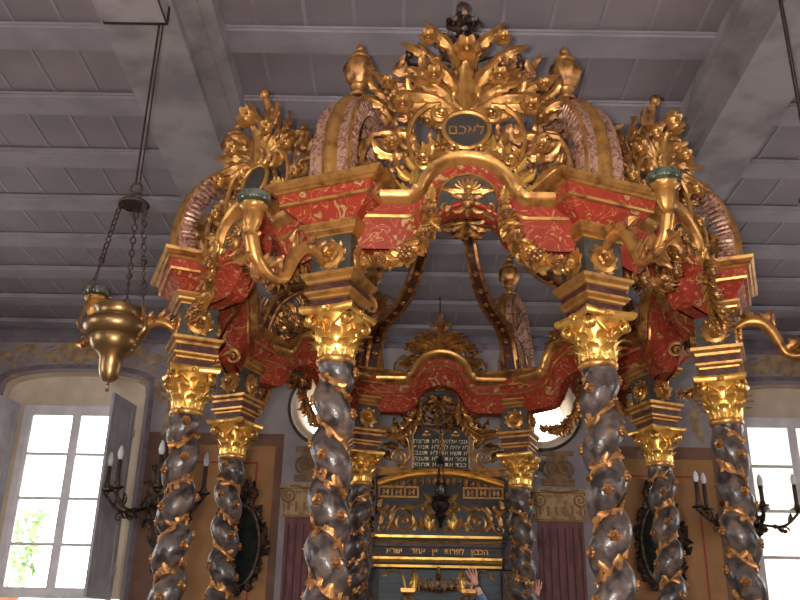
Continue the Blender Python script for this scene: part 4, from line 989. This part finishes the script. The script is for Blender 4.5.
part('crown_canopy', lambda b: (b.lathe([(.10, 4.72), (.13, 4.74), (.06, 4.80), (.02, 4.86)], 16, TR(0, -.02, 0), mod=lambda r, t, z: r*(1+.1*math.cos(6*t)))), GOLDD)
for s in (-1, 1):
    part('side_bouquet', lambda b: [b.leaf((s*(.78), 2.95 + q*.09), R_(90 - s*(20+(q % 3)*30)), .14, .07, 0, .2, y0=0, seg=6) for q in range(7)] + [b.ball((s*.78, -.02, 3.0+q*.12), .035, n=8) for q in range(5)], GOLDD)
b = MB()
for k in range(9):
    for j in range(5): b.tube([(.70 + j*.03, -.0, 1.2+k*.15), (.73+j*.03, -.0, 1.275+k*.15), (.70+j*.03, 0, 1.35+k*.15)], .006, 5)
b.box(.68, .85, .005, .1, 1.1, 2.57, mi=1); b.build('lattice_side', [GOLDD, DARKCAV], root, smooth=False)
# hanging eternal lamp in front of the tablets
root = empty('eternal_lamp', (AX - .02, AY - .35, 0), label='dark silver hanging lamp on a long chain in front of the ark tablets', cat='hanging lamp')
b = MB(); b.tube([(0, 0, 4.9), (0, 0, CZ+.01)], .005, 5); chain(b, (0, 0, 3.75), (0, 0, 4.9), .05, .005)
for k in range(3): chain(b, (0, 0, 3.75), (.09*math.cos(k*2.09), .09*math.sin(k*2.09), 3.30), .04, .004)
b.build('chain', IRON, root)
b = MB(); b.lathe([(.01, 2.98), (.03, 3.0), (.015, 3.03), (.04, 3.07), (.07, 3.10), (.05, 3.14), (.09, 3.18), (.11, 3.24), (.08, 3.28), (.10, 3.31), (.06, 3.33), (.05, 3.44), (.07, 3.46)], 20); b.build('lamp_body', SILVER, root)
b = MB(); b.lathe([(.02, 3.72), (.05, 3.70), (.055, 3.69), (.02, 3.76)], 14); b.build('smoke_cap', SILVER, root)
b = MB(); b.tube([(0, 0, 0), (0, 0, .58)], .006, 6); b.ball((0, 0, .60), .014); b.ball((0, 0, .06), .012)
o = b.build('iron_spike', IRON); o.location = (CX, CY + AP + .09, Z0 + .47); tag(o, 'thin iron spike standing behind the back crest of the canopy', 'spike')

# ============================================================ PEOPLE
def step(): 
    b = MB(); b.box(-1.4, 1.8, 7.8, 10.4, 0, .2, TR(.3, 0, 0)); tag(b.build('step_platform', FLOOR, smooth=False), 'low tiled step before the ark', 'step')
step()
def skin(name, verts, edges, m, parent, sub=2):
    me = bpy.data.meshes.new(name); me.from_pydata([v[:3] for v in verts], edges, []); o = bpy.data.objects.new(name, me); COL.objects.link(o); o.parent = parent
    md = o.modifiers.new('skin', 'SKIN'); sv = me.skin_vertices[0].data
    for i, v in enumerate(verts): r = v[3]; sv[i].radius = (r, v[4] if len(v) > 4 else r)
    sv[0].use_root = True; md.use_smooth_shade = True
    s = o.modifiers.new('sub', 'SUBSURF'); s.levels = sub; s.render_levels = sub
    me.materials.append(m); return o
def hand(parent, wrist, dirv, side, curl=.25):
    """open hand with five fingers; dirv = direction of the fingers, side = towards the thumb"""
    d = Vector(dirv).normalized(); s = Vector(side); s = (s - d*s.dot(d)).normalized(); n = d.cross(s); W = Vector(wrist)
    verts = []; edges = []
    def V(p, r, r2=None): verts.append((p.x, p.y, p.z, r, r2 or r)); return len(verts) - 1
    a = V(W, .026); p1 = V(W + d*.05, .034, .018); edges.append((a, p1))
    for k, (off, L) in enumerate(((.030, .074), (.010, .082), (-.010, .076), (-.030, .060))):
        b0 = W + d*.085 + s*off; i0 = V(b0, .0105); edges.append((p1, i0)); fd = (d + s*off*6).normalized(); prev = i0; p = b0
        for j in range(3): fd = (fd - n*curl*.5).normalized(); p = p + fd*L/3; i1 = V(p, .0092 - j*.001); edges.append((prev, i1)); prev = i1
    t0 = W + d*.03 + s*.034; i0 = V(t0, .013); edges.append((p1, i0)); i1 = V(t0 + (d*.5+s).normalized()*.03, .011); i2 = V(t0 + (d*.9+s*.8).normalized()*.06, .0095); edges += [(i0, i1), (i1, i2)]
    return skin('hand', verts, edges, SKIN, parent, 1)
def person(loc, shirt, lab, sh_arm, other, hand_dir):
    r = empty('person', loc, label=lab, cat='person')
    V = [(0, 0, .95, .15, .11), (0, 0, 1.15, .14, .10), (0, 0, 1.35, .17, .11), (0, 0, 1.46, .10, .08),
         (-.19, 0, 1.42, .065), (.19, 0, 1.42, .065), sh_arm[0] + (.048,), sh_arm[1] + (.040,), other[0] + (.048,), other[1] + (.036,), tuple(Vector(sh_arm[1]).lerp(Vector(sh_arm[2]), .66)) + (.036,)]
    skin('shirt', V, [(0, 1), (1, 2), (2, 3), (2, 4), (2, 5), (4, 6), (6, 7), (5, 8), (8, 9), (7, 10)], shirt, r)
    L = [(0, 0, .96, .15, .11), (-.10, 0, .86, .09), (.10, 0, .86, .09), (-.11, -.02, .48, .062), (.11, -.02, .48, .062), (-.11, 0, .10, .045), (.11, 0, .10, .045)]
    skin('trousers', L, [(0, 1), (0, 2), (1, 3), (2, 4), (3, 5), (4, 6)], DENIM, r)
    for s in (-1, 1): b = MB(); b.ball((s*.11, .06, .045), .06, sq=(.8, 2.1, .75), n=12); b.build('shoe', WOODD, r)
    skin('neck', [(0, 0, 1.44, .06), (0, .0, 1.54, .055)], [(0, 1)], SKIN, r)
    b = MB(); b.ball((0, .01, 1.655), .10, sq=(.78, .95, 1.18), n=18); b.ball((0, .11, 1.64), .016, sq=(.8, 1.2, 1.4)); b.tube([(-.025, .098, 1.60), (0, .104, 1.598), (.025, .098, 1.60)], .006)
    for s in (-1, 1): b.ball((s*.08, .0, 1.65), .022, sq=(.5, .8, 1.3)); b.ball((s*.03, .093, 1.672), .010)
    b.build('head', SKIN, r)
    b = MB(); b.ball((0, -.012, 1.69), .108, sq=(.80, .92, 1.0), n=18); b.build('hair', HAIRM, r)
    # forearm skin and hands
    w = Vector(sh_arm[2]); e = Vector(sh_arm[1]); skin('forearm', [tuple(e - (w-e)*.25) + (.030,), tuple(e + (w-e)*.5) + (.030,), tuple(w) + (.024,)], [(0, 1), (1, 2)], SKIN, r)
    hand(r, w, hand_dir, (-1, 0, .3))
    w2 = Vector(other[2]); e2 = Vector(other[1]); skin('forearm', [tuple(e2 - (w2-e2)*.25) + (.030,), tuple(w2) + (.024,)], [(0, 1)], SKIN, r); hand(r, w2, w2 - e2, (-1, 0, .2))
person((1.02, 8.05, .2), BLUEC, 'person in blue sleeves with raised arm pointing up at the ark', ((-.28, -.02, 1.66), (-.31, -.03, 1.86), (-.378, -.05, 2.0)), ((.25, 0, 1.16), (.24, .08, .98), (.23, .12, .86)), (-.35, 0, 1))
person((1.48, 8.6, .2), WHITEC, 'person in a white shirt raising a hand beside the right back column', ((-.26, -.02, 1.64), (-.28, -.05, 1.86), (-.262, -.08, 1.96)), ((.25, 0, 1.16), (.24, .08, .98), (.23, .12, .86)), (.1, 0, 1))
